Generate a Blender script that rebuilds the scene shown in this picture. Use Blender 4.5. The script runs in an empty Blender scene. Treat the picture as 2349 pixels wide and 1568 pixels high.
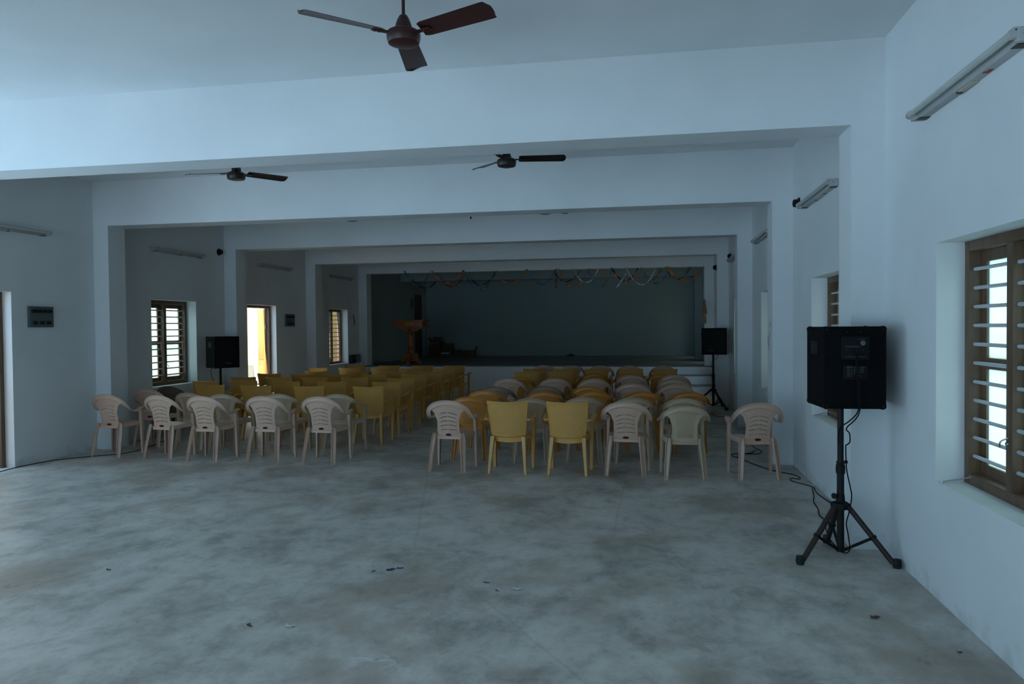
import bpy, bmesh, math, random
from mathutils import Vector, Matrix
random.seed(7)
PI = math.pi
S = bpy.context.scene
COL = S.collection
V = Vector

# ------------------------------------------------------------------ materials
def nodes_of(m):
    m.use_nodes = True
    nt = m.node_tree
    return nt, nt.nodes, nt.links, nt.nodes.get('Principled BSDF')

def plain(name, col, rough=0.5, metal=0.0, var=0.08, scale=9.0, bump=0.0, spec=0.5):
    """procedural material: base colour broken up by soft noise"""
    m = bpy.data.materials.new(name)
    nt, N, L, P = nodes_of(m)
    tc = N.new('ShaderNodeTexCoord'); nz = N.new('ShaderNodeTexNoise')
    nz.inputs['Scale'].default_value = scale; nz.inputs['Detail'].default_value = 4
    L.new(tc.outputs['Object'], nz.inputs['Vector'])
    mx = N.new('ShaderNodeMix'); mx.data_type = 'RGBA'
    mx.inputs['A'].default_value = (*[c * (1 - var) for c in col], 1)
    mx.inputs['B'].default_value = (*[min(1, c * (1 + var)) for c in col], 1)
    L.new(nz.outputs['Fac'], mx.inputs['Factor'])
    L.new(mx.outputs['Result'], P.inputs['Base Color'])
    P.inputs['Roughness'].default_value = rough
    P.inputs['Metallic'].default_value = metal
    P.inputs['Specular IOR Level'].default_value = spec
    if bump:
        b = N.new('ShaderNodeBump'); b.inputs['Strength'].default_value = bump
        b.inputs['Distance'].default_value = 0.01
        n2 = N.new('ShaderNodeTexNoise'); n2.inputs['Scale'].default_value = scale * 8
        L.new(tc.outputs['Object'], n2.inputs['Vector'])
        L.new(n2.outputs['Fac'], b.inputs['Height']); L.new(b.outputs['Normal'], P.inputs['Normal'])
    return m

def ramp(N, stops):
    r = N.new('ShaderNodeValToRGB')
    e = r.color_ramp.elements
    while len(e) < len(stops): e.new(0.5)
    for k, (p, c) in enumerate(stops):
        e[k].position = p; e[k].color = (*c, 1) if len(c) == 3 else c
    return r

def wall_mat():
    m = bpy.data.materials.new('limewashed_plaster')
    nt, N, L, P = nodes_of(m)
    g = N.new('ShaderNodeNewGeometry')
    n1 = N.new('ShaderNodeTexNoise'); n1.inputs['Scale'].default_value = 1.3; n1.inputs['Detail'].default_value = 6
    n2 = N.new('ShaderNodeTexNoise'); n2.inputs['Scale'].default_value = 8.0; n2.inputs['Detail'].default_value = 8
    L.new(g.outputs['Position'], n1.inputs['Vector']); L.new(g.outputs['Position'], n2.inputs['Vector'])
    r1 = ramp(N, [(0.3, (0.735, 0.755, 0.765)), (0.7, (0.80, 0.815, 0.82))])
    L.new(n1.outputs['Fac'], r1.inputs['Fac'])
    # scuffed grime along the foot of the walls: a patchy stain
    sp = N.new('ShaderNodeSeparateXYZ'); L.new(g.outputs['Position'], sp.inputs['Vector'])
    mr = N.new('ShaderNodeMapRange'); mr.inputs['From Min'].default_value = 0.0; mr.inputs['From Max'].default_value = 0.30
    mr.inputs['To Min'].default_value = 0.30; mr.inputs['To Max'].default_value = -0.25
    L.new(sp.outputs['Z'], mr.inputs['Value'])
    ad = N.new('ShaderNodeMath'); ad.operation = 'ADD'
    L.new(mr.outputs['Result'], ad.inputs[0]); L.new(n2.outputs['Fac'], ad.inputs[1])
    r2 = ramp(N, [(0.66, (0, 0, 0)), (0.92, (0.30, 0.30, 0.30))])
    L.new(ad.outputs['Value'], r2.inputs['Fac'])
    mx = N.new('ShaderNodeMix'); mx.data_type = 'RGBA'
    L.new(r2.outputs['Color'], mx.inputs['Factor']); L.new(r1.outputs['Color'], mx.inputs['A'])
    mx.inputs['B'].default_value = (0.30, 0.29, 0.25, 1)
    L.new(mx.outputs['Result'], P.inputs['Base Color'])
    P.inputs['Roughness'].default_value = 0.85
    P.inputs['Specular IOR Level'].default_value = 0.25
    b = N.new('ShaderNodeBump'); b.inputs['Strength'].default_value = 0.25; b.inputs['Distance'].default_value = 0.02
    L.new(n1.outputs['Fac'], b.inputs['Height']); L.new(b.outputs['Normal'], P.inputs['Normal'])
    return m

def floor_mat(name, lo, hi, rough=0.42):
    m = bpy.data.materials.new(name)
    nt, N, L, P = nodes_of(m)
    g = N.new('ShaderNodeNewGeometry')
    mp = N.new('ShaderNodeMapping'); L.new(g.outputs['Position'], mp.inputs['Vector'])
    mp.inputs['Scale'].default_value = (1.25, 1.0, 1.0)
    def noise(s, d, rgh=0.6, dist=0.0):
        n = N.new('ShaderNodeTexNoise'); n.inputs['Scale'].default_value = s; n.inputs['Detail'].default_value = d
        n.inputs['Roughness'].default_value = rgh; n.inputs['Distortion'].default_value = dist
        L.new(mp.outputs['Vector'], n.inputs['Vector']); return n
    a = noise(1.1, 9, 0.66, 0.35); b = noise(4.4, 10, 0.72, 0.3); c = noise(0.85, 6, 0.6); d = noise(17.0, 6)
    m1 = N.new('ShaderNodeMix'); m1.data_type = 'FLOAT'; m1.inputs['Factor'].default_value = 0.5
    L.new(a.outputs['Fac'], m1.inputs['A']); L.new(b.outputs['Fac'], m1.inputs['B'])
    r1 = ramp(N, [(0.39, lo), (0.5, [x * 0.58 + y * 0.42 for x, y in zip(hi, lo)]), (0.61, hi)])
    L.new(m1.outputs['Result'], r1.inputs['Fac'])
    # brownish damp stains
    r2 = ramp(N, [(0.51, (0, 0, 0)), (0.63, (1.1, 1.1, 1.1))])
    L.new(c.outputs['Fac'], r2.inputs['Fac'])
    mu = N.new('ShaderNodeMath'); mu.operation = 'MULTIPLY'
    L.new(r2.outputs['Color'], mu.inputs[0]); L.new(b.outputs['Fac'], mu.inputs[1])
    mx = N.new('ShaderNodeMix'); mx.data_type = 'RGBA'
    L.new(mu.outputs['Value'], mx.inputs['Factor']); L.new(r1.outputs['Color'], mx.inputs['A'])
    mx.inputs['B'].default_value = (0.30, 0.225, 0.155, 1)
    # dark smudges
    r3 = ramp(N, [(0.57, (1, 1, 1)), (0.72, (0.62, 0.62, 0.63))])
    L.new(b.outputs['Fac'], r3.inputs['Fac'])
    mm = N.new('ShaderNodeMix'); mm.data_type = 'RGBA'; mm.blend_type = 'MULTIPLY'; mm.inputs['Factor'].default_value = 1
    L.new(mx.outputs['Result'], mm.inputs['A']); L.new(r3.outputs['Color'], mm.inputs['B'])
    # hairline cracks
    vo = N.new('ShaderNodeTexVoronoi'); vo.feature = 'DISTANCE_TO_EDGE'; vo.inputs['Scale'].default_value = 0.33
    wv = N.new('ShaderNodeMix'); wv.data_type = 'VECTOR'; wv.inputs['Factor'].default_value = 0.06
    L.new(g.outputs['Position'], wv.inputs['A']); L.new(a.outputs['Color'], wv.inputs['B'])
    L.new(wv.outputs['Result'], vo.inputs['Vector'])
    r4 = ramp(N, [(0.0, (0.86, 0.86, 0.86)), (0.0025, (1, 1, 1))])
    L.new(vo.outputs['Distance'], r4.inputs['Fac'])
    m4 = N.new('ShaderNodeMix'); m4.data_type = 'RGBA'; m4.blend_type = 'MULTIPLY'; m4.inputs['Factor'].default_value = 1
    L.new(mm.outputs['Result'], m4.inputs['A']); L.new(r4.outputs['Color'], m4.inputs['B'])
    # fine specks
    r5 = ramp(N, [(0.30, (0.6, 0.6, 0.6)), (0.38, (1, 1, 1))])
    L.new(d.outputs['Fac'], r5.inputs['Fac'])
    m5 = N.new('ShaderNodeMix'); m5.data_type = 'RGBA'; m5.blend_type = 'MULTIPLY'; m5.inputs['Factor'].default_value = 0.5
    L.new(m4.outputs['Result'], m5.inputs['A']); L.new(r5.outputs['Color'], m5.inputs['B'])
    L.new(m5.outputs['Result'], P.inputs['Base Color'])
    rr = N.new('ShaderNodeMapRange'); rr.inputs['To Min'].default_value = rough - 0.1; rr.inputs['To Max'].default_value = rough + 0.22
    L.new(b.outputs['Fac'], rr.inputs['Value']); L.new(rr.outputs['Result'], P.inputs['Roughness'])
    P.inputs['Specular IOR Level'].default_value = 0.35
    bp = N.new('ShaderNodeBump'); bp.inputs['Strength'].default_value = 0.12; bp.inputs['Distance'].default_value = 0.01
    L.new(b.outputs['Fac'], bp.inputs['Height']); L.new(bp.outputs['Normal'], P.inputs['Normal'])
    return m

def wood_mat(name, a, b, rough=0.45, scale=3.0):
    m = bpy.data.materials.new(name)
    nt, N, L, P = nodes_of(m)
    tc = N.new('ShaderNodeTexCoord')
    mp = N.new('ShaderNodeMapping'); mp.inputs['Scale'].default_value = (6, 6, 0.7)
    L.new(tc.outputs['Object'], mp.inputs['Vector'])
    n = N.new('ShaderNodeTexNoise'); n.inputs['Scale'].default_value = scale; n.inputs['Detail'].default_value = 8; n.inputs['Distortion'].default_value = 0.8
    L.new(mp.outputs['Vector'], n.inputs['Vector'])
    r = ramp(N, [(0.35, a), (0.65, b)]); L.new(n.outputs['Fac'], r.inputs['Fac'])
    L.new(r.outputs['Color'], P.inputs['Base Color'])
    P.inputs['Roughness'].default_value = rough
    return m

def pane_mat(name, tcol, lcol, f0, f1):
    m = bpy.data.materials.new(name)
    nt, N, L, P = nodes_of(m)
    N.remove(P)
    out = N['Material Output']
    tr = N.new('ShaderNodeBsdfTransparent'); tr.inputs['Color'].default_value = (*tcol, 1)
    tl = N.new('ShaderNodeBsdfTranslucent'); tl.inputs['Color'].default_value = (*lcol, 1)
    n = N.new('ShaderNodeTexNoise'); n.inputs['Scale'].default_value = 160
    tc = N.new('ShaderNodeTexCoord'); L.new(tc.outputs['Object'], n.inputs['Vector'])
    mr = N.new('ShaderNodeMapRange'); mr.inputs['To Min'].default_value = f0; mr.inputs['To Max'].default_value = f1
    L.new(n.outputs['Fac'], mr.inputs['Value'])
    mx = N.new('ShaderNodeMixShader'); L.new(mr.outputs['Result'], mx.inputs['Fac'])
    L.new(tr.outputs['BSDF'], mx.inputs[1]); L.new(tl.outputs['BSDF'], mx.inputs[2])
    L.new(mx.outputs['Shader'], out.inputs['Surface'])
    return m

M = dict(
    wall=wall_mat(),
    floor=floor_mat('cement_floor', (0.33, 0.315, 0.285), (0.74, 0.695, 0.64)),
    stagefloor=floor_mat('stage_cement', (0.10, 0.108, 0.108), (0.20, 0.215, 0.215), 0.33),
    yardslab=plain('yard_concrete', (0.32, 0.50, 0.65), 0.9, var=0.15, scale=0.8),  # bright blue put in to tint the light bounced into the hall
    ground=plain('yard_ground', (0.085, 0.10, 0.06), 0.9, var=0.25, scale=0.8),
    frame=wood_mat('brown_painted_frame', (0.105, 0.060, 0.036), (0.15, 0.088, 0.052), 0.5),
    leaf=wood_mat('varnished_door', (0.42, 0.175, 0.032), (0.50, 0.23, 0.05), 0.5),
    bar=plain('grey_painted_bar', (0.50, 0.52, 0.55), 0.45, 0.0),
    steel=plain('latch_steel', (0.45, 0.45, 0.44), 0.35, 0.9),
    pane=pane_mat('frosted_pane', (0.52, 0.56, 0.50), (0.80, 0.86, 0.80), 0.60, 0.75),
    paneclear=pane_mat('dusty_pane', (0.95, 1.0, 0.94), (0.86, 0.95, 0.86), 0.2, 0.4),
    stagewall=plain('grey_teal_distemper', (0.33, 0.40, 0.39), 0.8, var=0.06, scale=1.2),  # darker and more teal than the hall walls
    fan=plain('maroon_enamel', (0.048, 0.010, 0.009), 0.40, 0.0, var=0.15),
    fandark=plain('brown_enamel', (0.020, 0.012, 0.009), 0.42, 0.0, var=0.15),
    batten=plain('white_enamel', (0.44, 0.45, 0.44), 0.5),
    tube=plain('tube_glass', (0.52, 0.54, 0.51), 0.25),
    capbrown=plain('brown_cap', (0.035, 0.018, 0.014), 0.5),
    ballast=plain('cream_ballast', (0.55, 0.47, 0.36), 0.6),
    redprint=plain('red_print', (0.35, 0.04, 0.03), 0.6),
    black=plain('black_plastic', (0.007, 0.007, 0.008), 0.6, spec=0.25),
    carpet=plain('black_cabinet_carpet', (0.004, 0.004, 0.0048), 0.95, var=0.3, scale=60, bump=0.4, spec=0.15),
    corner=plain('corner_moulding', (0.008, 0.0095, 0.0095), 0.6, spec=0.2),
    grille=plain('speaker_grille', (0.005, 0.005, 0.006), 0.7, var=0.3, scale=90, bump=0.3, spec=0.2),
    logo=plain('grey_lettering', (0.10, 0.10, 0.10), 0.6),
    plate=plain('control_plate', (0.0055, 0.0065, 0.0085), 0.6, spec=0.15),
    printw=plain('faded_print', (0.12, 0.12, 0.115), 0.8),
    stand=plain('stand_black', (0.006, 0.0055, 0.006), 0.5, spec=0.3),
    standleg=plain('stand_rusty_leg', (0.022, 0.011, 0.009), 0.55, 0.0, var=0.35, scale=12),
    rubber=plain('rubber', (0.010, 0.010, 0.010), 0.8),
    cable=plain('black_cable', (0.006, 0.007, 0.008), 0.7, spec=0.15),
    board=plain('grey_switch_board', (0.085, 0.105, 0.110), 0.5),
    switch=plain('dark_switch', (0.020, 0.024, 0.026), 0.4),
    boardblue=plain('blue_grey_box', (0.12, 0.17, 0.20), 0.5),
    led=plain('red_lamp_cap', (0.5, 0.04, 0.02), 0.4),
    lect=wood_mat('lectern_teak', (0.25, 0.072, 0.018), (0.36, 0.115, 0.026), 0.4),
    carve=wood_mat('gilded_carving', (0.33, 0.16, 0.04), (0.42, 0.22, 0.07), 0.4),
    card=plain('brown_cardboard', (0.15, 0.095, 0.055), 0.85, var=0.2),
    cardd=plain('dark_cardboard', (0.10, 0.068, 0.042), 0.85, var=0.2),
    paper=plain('white_paper', (0.68, 0.70, 0.70), 0.8),
    blue=plain('blue_scrap', (0.03, 0.035, 0.25), 0.5),
    dryleaf=plain('dry_leaf', (0.11, 0.065, 0.035), 0.8, var=0.3, scale=30),
    cloth=plain('black_cloth', (0.02, 0.02, 0.021), 0.9),
    chalk=plain('chalk', (0.62, 0.66, 0.67), 0.9),
    tan=plain('tan_render', (0.50, 0.31, 0.125), 0.9),
    whitewash=plain('verandah_wash', (0.78, 0.80, 0.78), 0.9),
    cream=plain('cream_parapet', (0.30, 0.27, 0.205), 0.9),
    chairA=plain('beige_plastic', (0.61, 0.40, 0.30), 0.36, var=0.05),
    chairB=plain('grey_green_plastic', (0.54, 0.40, 0.275), 0.36, var=0.05),
    chairO=plain('ochre_plastic', (0.58, 0.235, 0.045), 0.38, var=0.06),
    chairY=plain('yellow_plastic', (0.64, 0.33, 0.075), 0.36, var=0.05),
    chairG=plain('olive_grey_plastic', (0.30, 0.21, 0.14), 0.4, var=0.05),
    chairD=plain('dark_brown_plastic', (0.15, 0.105, 0.075), 0.4, var=0.05),
    badge=plain('maroon_badge', (0.12, 0.012, 0.010), 0.8, spec=0.1),
    badgerim=plain('badge_rim', (0.008, 0.007, 0.007), 0.8, spec=0.1),
    r_orange=plain('orange_foil', (0.55, 0.16, 0.03), 0.4), r_blue=plain('blue_foil', (0.05, 0.16, 0.28), 0.4),
    r_black=plain('black_foil', (0.012, 0.012, 0.018), 0.4), r_red=plain('red_foil', (0.22, 0.018, 0.012), 0.4),
    r_white=plain('silver_foil', (0.62, 0.62, 0.64), 0.35), r_olive=plain('olive_foil', (0.13, 0.11, 0.03), 0.45),
    r_rust=plain('rust_foil', (0.17, 0.06, 0.02), 0.45), r_navy=plain('navy_foil', (0.02, 0.04, 0.09), 0.4),
    r_green=plain('yellow_green_foil', (0.22, 0.19, 0.02), 0.45),
    magenta=plain('magenta_tape', (0.36, 0.012, 0.07), 0.6),
    pencil=plain('dark_scuff', (0.26, 0.27, 0.28), 0.9),
)

# ------------------------------------------------------------------ mesh helper
class MB:
    def __init__(s): s.v = []; s.f = []
    def add(s, vs, fs):
        o = len(s.v); s.v += [tuple(p) for p in vs]; s.f += [[i + o for i in f] for f in fs]; return s
    def addbm(s, bm, mat=None):
        if mat is not None: bm.transform(mat)
        bm.verts.ensure_lookup_table(); bm.verts.index_update()
        s.add([v.co[:] for v in bm.verts], [[v.index for v in f.verts] for f in bm.faces]); bm.free(); return s
    def box(s, x0, x1, y0, y1, z0, z1, b=0.0, mat=None, seg=2):
        bm = bmesh.new(); bmesh.ops.create_cube(bm, size=1)
        for v in bm.verts:
            v.co = V(((x0 + x1) / 2 + v.co.x * (x1 - x0), (y0 + y1) / 2 + v.co.y * (y1 - y0), (z0 + z1) / 2 + v.co.z * (z1 - z0)))
        if b > 0: bmesh.ops.bevel(bm, geom=bm.edges[:], offset=b, segments=seg, profile=0.6, affect='EDGES')
        return s.addbm(bm, mat)
    def cyl(s, p0, p1, r0, r1=None, n=14, caps=True):
        r1 = r0 if r1 is None else r1
        p0, p1 = V(p0), V(p1); d = (p1 - p0).normalized()
        a = d.orthogonal().normalized(); c = d.cross(a)
        ring = lambda p, r: [p + (a * math.cos(t) + c * math.sin(t)) * r for t in [2 * PI * k / n for k in range(n)]]
        return s.loft([ring(p0, r0), ring(p1, r1)], caps=caps)
    def loft(s, rings, caps=True, closed=True):
        n = len(rings[0]); vs = [p for r in rings for p in r]; fs = []
        for k in range(len(rings) - 1):
            for i in range(n if closed else n - 1):
                j = (i + 1) % n
                fs.append([k * n + i, k * n + j, (k + 1) * n + j, (k + 1) * n + i])
        if caps and closed:
            fs.append(list(range(n))[::-1]); fs.append([(len(rings) - 1) * n + i for i in range(n)])
        return s.add(vs, fs)
    def lathe(s, prof, c=(0, 0, 0), n=28, axis='Z'):
        c = V(c); rings = []
        for r, h in prof:
            ring = []
            for k in range(n):
                t = 2 * PI * k / n
                p = V((r * math.cos(t), r * math.sin(t), h))
                if axis == 'X': p = V((h, r * math.cos(t), r * math.sin(t)))
                if axis == 'Y': p = V((r * math.cos(t), h, r * math.sin(t)))
                ring.append(c + p)
            rings.append(ring)
        return s.loft(rings)
    def tube(s, pts, r, n=8):
        pts = [V(p) for p in pts]; rings = []; up = None
        for k, p in enumerate(pts):
            d = (pts[min(k + 1, len(pts) - 1)] - pts[max(k - 1, 0)]).normalized()
            if up is None: up = d.orthogonal().normalized()
            a = (up - d * up.dot(d)); a = a.normalized() if a.length > 1e-6 else d.orthogonal().normalized()
            up = a; c = d.cross(a)
            rings.append([p + (a * math.cos(2 * PI * i / n) + c * math.sin(2 * PI * i / n)) * r for i in range(n)])
        return s.loft(rings)
    def grid(s, f, nu, nv, th, skip=None):
        """a curved sheet f(u,v) with holes, given real thickness"""
        bm = bmesh.new()
        g = [[bm.verts.new(f(i / nu, j / nv)) for i in range(nu + 1)] for j in range(nv + 1)]
        for j in range(nv):
            for i in range(nu):
                if skip and skip(i, j): continue
                bm.faces.new([g[j][i], g[j][i + 1], g[j + 1][i + 1], g[j + 1][i]])
        for v in [v for v in bm.verts if not v.link_faces]: bm.verts.remove(v)
        bm.normal_update()
        bmesh.ops.solidify(bm, geom=bm.faces[:], thickness=th)
        return s.addbm(bm)
    def build(s, name, mat, parent=None, smooth=35, loc=None):
        me = bpy.data.meshes.new(name)
        me.from_pydata(s.v, [], s.f)
        bm = bmesh.new(); bm.from_mesh(me); bmesh.ops.recalc_face_normals(bm, faces=bm.faces[:]); bm.to_mesh(me); bm.free()
        me.materials.append(M[mat] if isinstance(mat, str) else mat)
        if smooth:
            me.polygons.foreach_set('use_smooth', [True] * len(me.polygons))
            me.set_sharp_from_angle(angle=math.radians(smooth))
        me.update()
        o = bpy.data.objects.new(name, me); COL.objects.link(o)
        if parent is not None: o.parent = parent
        if loc is not None: o.location = loc
        return o

def catmull(P, n=6):
    P = [V(p) for p in P]; out = []
    for i in range(len(P) - 1):
        a, b, c, d = P[max(i - 1, 0)], P[i], P[i + 1], P[min(i + 2, len(P) - 1)]
        for k in range(n):
            t = k / n
            out.append(0.5 * ((2 * b) + (c - a) * t + (2 * a - 5 * b + 4 * c - d) * t * t + (3 * b - a - 3 * c + d) * t ** 3))
    out.append(P[-1]); return out

def tag(o, label, cat, group=None, kind=None):
    if label: o['label'] = label
    if cat: o['category'] = cat
    if group: o['group'] = group
    if kind: o['kind'] = kind
    return o
def empty(name, loc, rz=0.0):
    o = bpy.data.objects.new(name, None); COL.objects.link(o); o.empty_display_size = 0.1
    o.location = loc; o.rotation_euler = (0, 0, rz); return o
def thing(name, label, cat, loc, rz=0.0, group=None):
    return tag(empty(name, loc, rz), label, cat, group)
def struct(o, label=None, cat=None):
    o['kind'] = 'structure'
    return tag(o, label, cat)
def copy_tree(o, parent=None):
    c = o.copy(); COL.objects.link(c); c.parent = parent
    for k in [k for k in bpy.data.objects if k.parent == o]: copy_tree(k, c)
    return c
def text_mesh(body, size, depth=0.002):
    cu = bpy.data.curves.new('lettering', 'FONT'); cu.body = body; cu.size = size; cu.extrude = depth; cu.align_x = 'CENTER'
    o = bpy.data.objects.new('lettering', cu); COL.objects.link(o)
    bpy.context.view_layer.update()
    me = bpy.data.meshes.new_from_object(o.evaluated_get(bpy.context.evaluated_depsgraph_get()))
    bpy.data.objects.remove(o); return me

# ------------------------------------------------------------------ measured room
XR, XL = 1.671, -7.259          # wall faces
PR, PL = 1.449, -7.035          # pillar faces
WT = 0.27                       # wall thickness
ZB, ZC = 2.994, 3.589           # beam soffit, ceiling
BY = [-4.06, -0.87, 2.32, 5.51, 8.705, 11.82, 14.987, 18.0, 21.3]
BT = 0.324
YF, YB, YS, ZS = -4.06, 24.05, 18.0, 0.628
WZ0, WZ1 = 0.682, 2.06

def wall_x(name, xin, xout, y0, y1, z0, z1, holes, mat='wall'):
    ys = sorted({y0, y1, *[h[0] for h in holes], *[h[1] for h in holes]}); zs = sorted({z0, z1, *[h[2] for h in holes], *[h[3] for h in holes]})
    ys = [y for y in ys if y0 <= y <= y1]; zs = [z for z in zs if z0 <= z <= z1]
    solid = lambda j, k: 0 <= j < len(ys) - 1 and 0 <= k < len(zs) - 1 and not any(h[0] < (ys[j] + ys[j + 1]) / 2 < h[1] and h[2] < (zs[k] + zs[k + 1]) / 2 < h[3] for h in holes)
    idx = {}; vs = []; fs = []
    def vid(x, y, z):
        key = (round(x, 4), round(y, 4), round(z, 4))
        if key not in idx: idx[key] = len(vs); vs.append((x, y, z))
        return idx[key]
    for j in range(len(ys) - 1):
        for k in range(len(zs) - 1):
            if not solid(j, k): continue
            a, b, c, d = ys[j], ys[j + 1], zs[k], zs[k + 1]
            for x in (xin, xout): fs.append([vid(x, a, c), vid(x, b, c), vid(x, b, d), vid(x, a, d)])
            for (dj, dk, e) in ((-1, 0, ((a, c), (a, d))), (1, 0, ((b, c), (b, d))), (0, -1, ((a, c), (b, c))), (0, 1, ((a, d), (b, d)))):
                if not solid(j + dj, k + dk):
                    (p, q), (r, t) = e
                    fs.append([vid(xin, p, q), vid(xin, r, t), vid(xout, r, t), vid(xout, p, q)])
    return MB().add(vs, fs).build(name, mat, smooth=0)

R_WIN = [(-5e-2 - 1.75, -0.70), (0.30, 1.40), (3.56, 4.60), (6.74, 7.78), (9.92, 10.96), (13.08, 14.12)]
R_HOLES = [(a, b, WZ0, WZ1) for a, b in R_WIN] + [(16.15, 17.25, WZ0, WZ1), (18.95, 19.85, ZS, 2.68), (22.35, 23.25, ZS, 2.68)]  # unseen opening just before the stage is added to light its front
L_WIN = [(9.855, 10.975), (16.17, 17.27)]
L_DOOR = [(6.29, 7.385), (12.56, 13.65)]
ENTRY = (1.7, 5.2, 0.0, 2.7)          # wide side entrance beside the photographer
L_HOLES = [(a, b, 0.73, WZ1) for a, b in L_WIN] + [(a, b, 0.0, WZ1) for a, b in L_DOOR] + [ENTRY, (-3.2, -1.4, 0.0, 2.45), (22.72, 23.84, ZS, 2.68)]
struct(wall_x('wall_right', XR, XR + WT, YF - WT, YS + 0.16, -0.1, 3.75, [q for q in R_HOLES if q[0] < YS]))
struct(wall_x('wall_left', XL, XL - WT, YF - WT, YS + 0.16, -0.1, 3.75, [q for q in L_HOLES if q[0] < YS]))
struct(wall_x('wall_stage_right', XR, XR + WT, YS + 0.16, YB + WT, -0.1, 3.75, [q for q in R_HOLES if q[0] > YS], 'stagewall'))
struct(wall_x('wall_stage_left', XL, XL - WT, YS + 0.16, YB + WT, -0.1, 3.75, [q for q in L_HOLES if q[0] > YS], 'stagewall'))
struct(MB().box(XL, XR, YB, YB + WT, -0.1, 3.75).build('wall_back', 'stagewall', smooth=0))
FR = (-7.0, -1.6, 2.95)                  # front entrance behind the camera
struct(MB().box(XL, FR[0], YF - WT, YF, -0.1, 3.75).box(FR[1], XR, YF - WT, YF, -0.1, 3.75).box(FR[0], FR[1], YF - WT, YF, FR[2], 3.75).build('wall_front', 'wall', smooth=0))
struct(MB().box(XL, XR, YF, YB, -0.1, 0.0).build('floor', 'floor', smooth=0))
struct(MB().box(XL, XR, YF, YB, ZC, 3.75).build('ceiling', 'wall', smooth=0))
for k, y in enumerate(BY[1:]):
    z0 = ZS if y >= YS else 0.0; wm = 'stagewall' if y > YS + 1 else 'wall'
    struct(MB().box(XL, XR, y, y + BT, ZB, ZC).build('beam', wm, smooth=0))
    if y < YS + 1: struct(MB().box(XL, PL, y, y + BT, z0, ZB).build('pillar', wm, smooth=0))
    struct(MB().box(PR, XR, y, y + BT, z0, ZB).build('pillar', wm, smooth=0))
# stage and its steps
st = struct(empty('stage', (0, 0, 0)))
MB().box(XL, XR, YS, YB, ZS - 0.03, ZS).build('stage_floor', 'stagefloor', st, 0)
MB().box(XL, XR, YS + 0.005, YB, 0.0, ZS - 0.03).build('stage_front', 'wall', st, 0)
sp = struct(empty('stage_steps', (0, 0, 0)))
for y, z in ((17.3, 0.21), (17.65, 0.42)):
    MB().box(0.15, XR, y, YS + 0.005, z - 0.21, z - 0.018).build('riser', 'wall', sp, 0)
    MB().box(0.15, XR, y - 0.012, YS + 0.005, z - 0.018, z).build('tread', 'stagefloor', sp, 0)

# outside
struct(MB().box(-60, 60, 6.2, 80, -0.35, -0.15).build('side_yard', 'ground', smooth=0))  # unseen ground kept dark so little light bounces in at the sides
struct(MB().box(-60, 60, -60, 6.2, -0.35, -0.15).build('front_yard', 'yardslab', smooth=0))  # unseen slab, made bright and bluish to bounce light onto beams and ceiling
struct(MB().box(3.3, 3.5, 6.2, 27.0, -0.15, 1.5).box(3.3, 3.5, 18.3, 27.0, 1.5, 3.6).build('compound_wall', 'cream', smooth=0))  # unseen wall added to cut the daylight reaching the stage doors
for a, b in R_WIN: struct(MB().box(XR + WT, XR + WT + 0.65, a - 0.15, b + 0.15, 2.12, 2.20).build('window_shade', 'whitewash', smooth=0))  # unseen slabs added to block high sky light at the windows
struct(MB().box(-8.75, XL - WT, 5.0, 15.3, -0.15, -0.02).build('verandah_floor', 'cream', smooth=0))
struct(MB().box(-8.83, -8.70, 5.0, 15.3, -0.02, 0.79).build('verandah_parapet', 'cream', smooth=0))
struct(MB().box(-8.83, XL - WT, 15.3, 15.45, -0.15, 2.75).build('verandah_end_wall', 'whitewash', smooth=0))
ra = thing('verandah_railing', 'pale horizontal rail above the parapet outside the open left door', 'railing', (-8.76, 10, 0.79))
MB().cyl((0, -5, 0.30), (0, 5.0, 0.30), 0.022).build('rail', 'bar', ra)
for yy in (-4.8, -2.4, 0.0, 2.4, 4.8): MB().cyl((0, yy, 0.0), (0, yy, 0.29), 0.016).build('post', 'bar', ra)
nb = struct(empty('neighbour_building', (0, 0, 0)))
MB().box(-9.4, -9.1, 16.2, 44.0, -0.15, 3.4).build('building_wall', 'tan', nb, 0)
MB().box(-9.45, -9.0, 16.1, 44.1, 3.4, 3.5).build('coping', 'whitewash', nb, 0)

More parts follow.
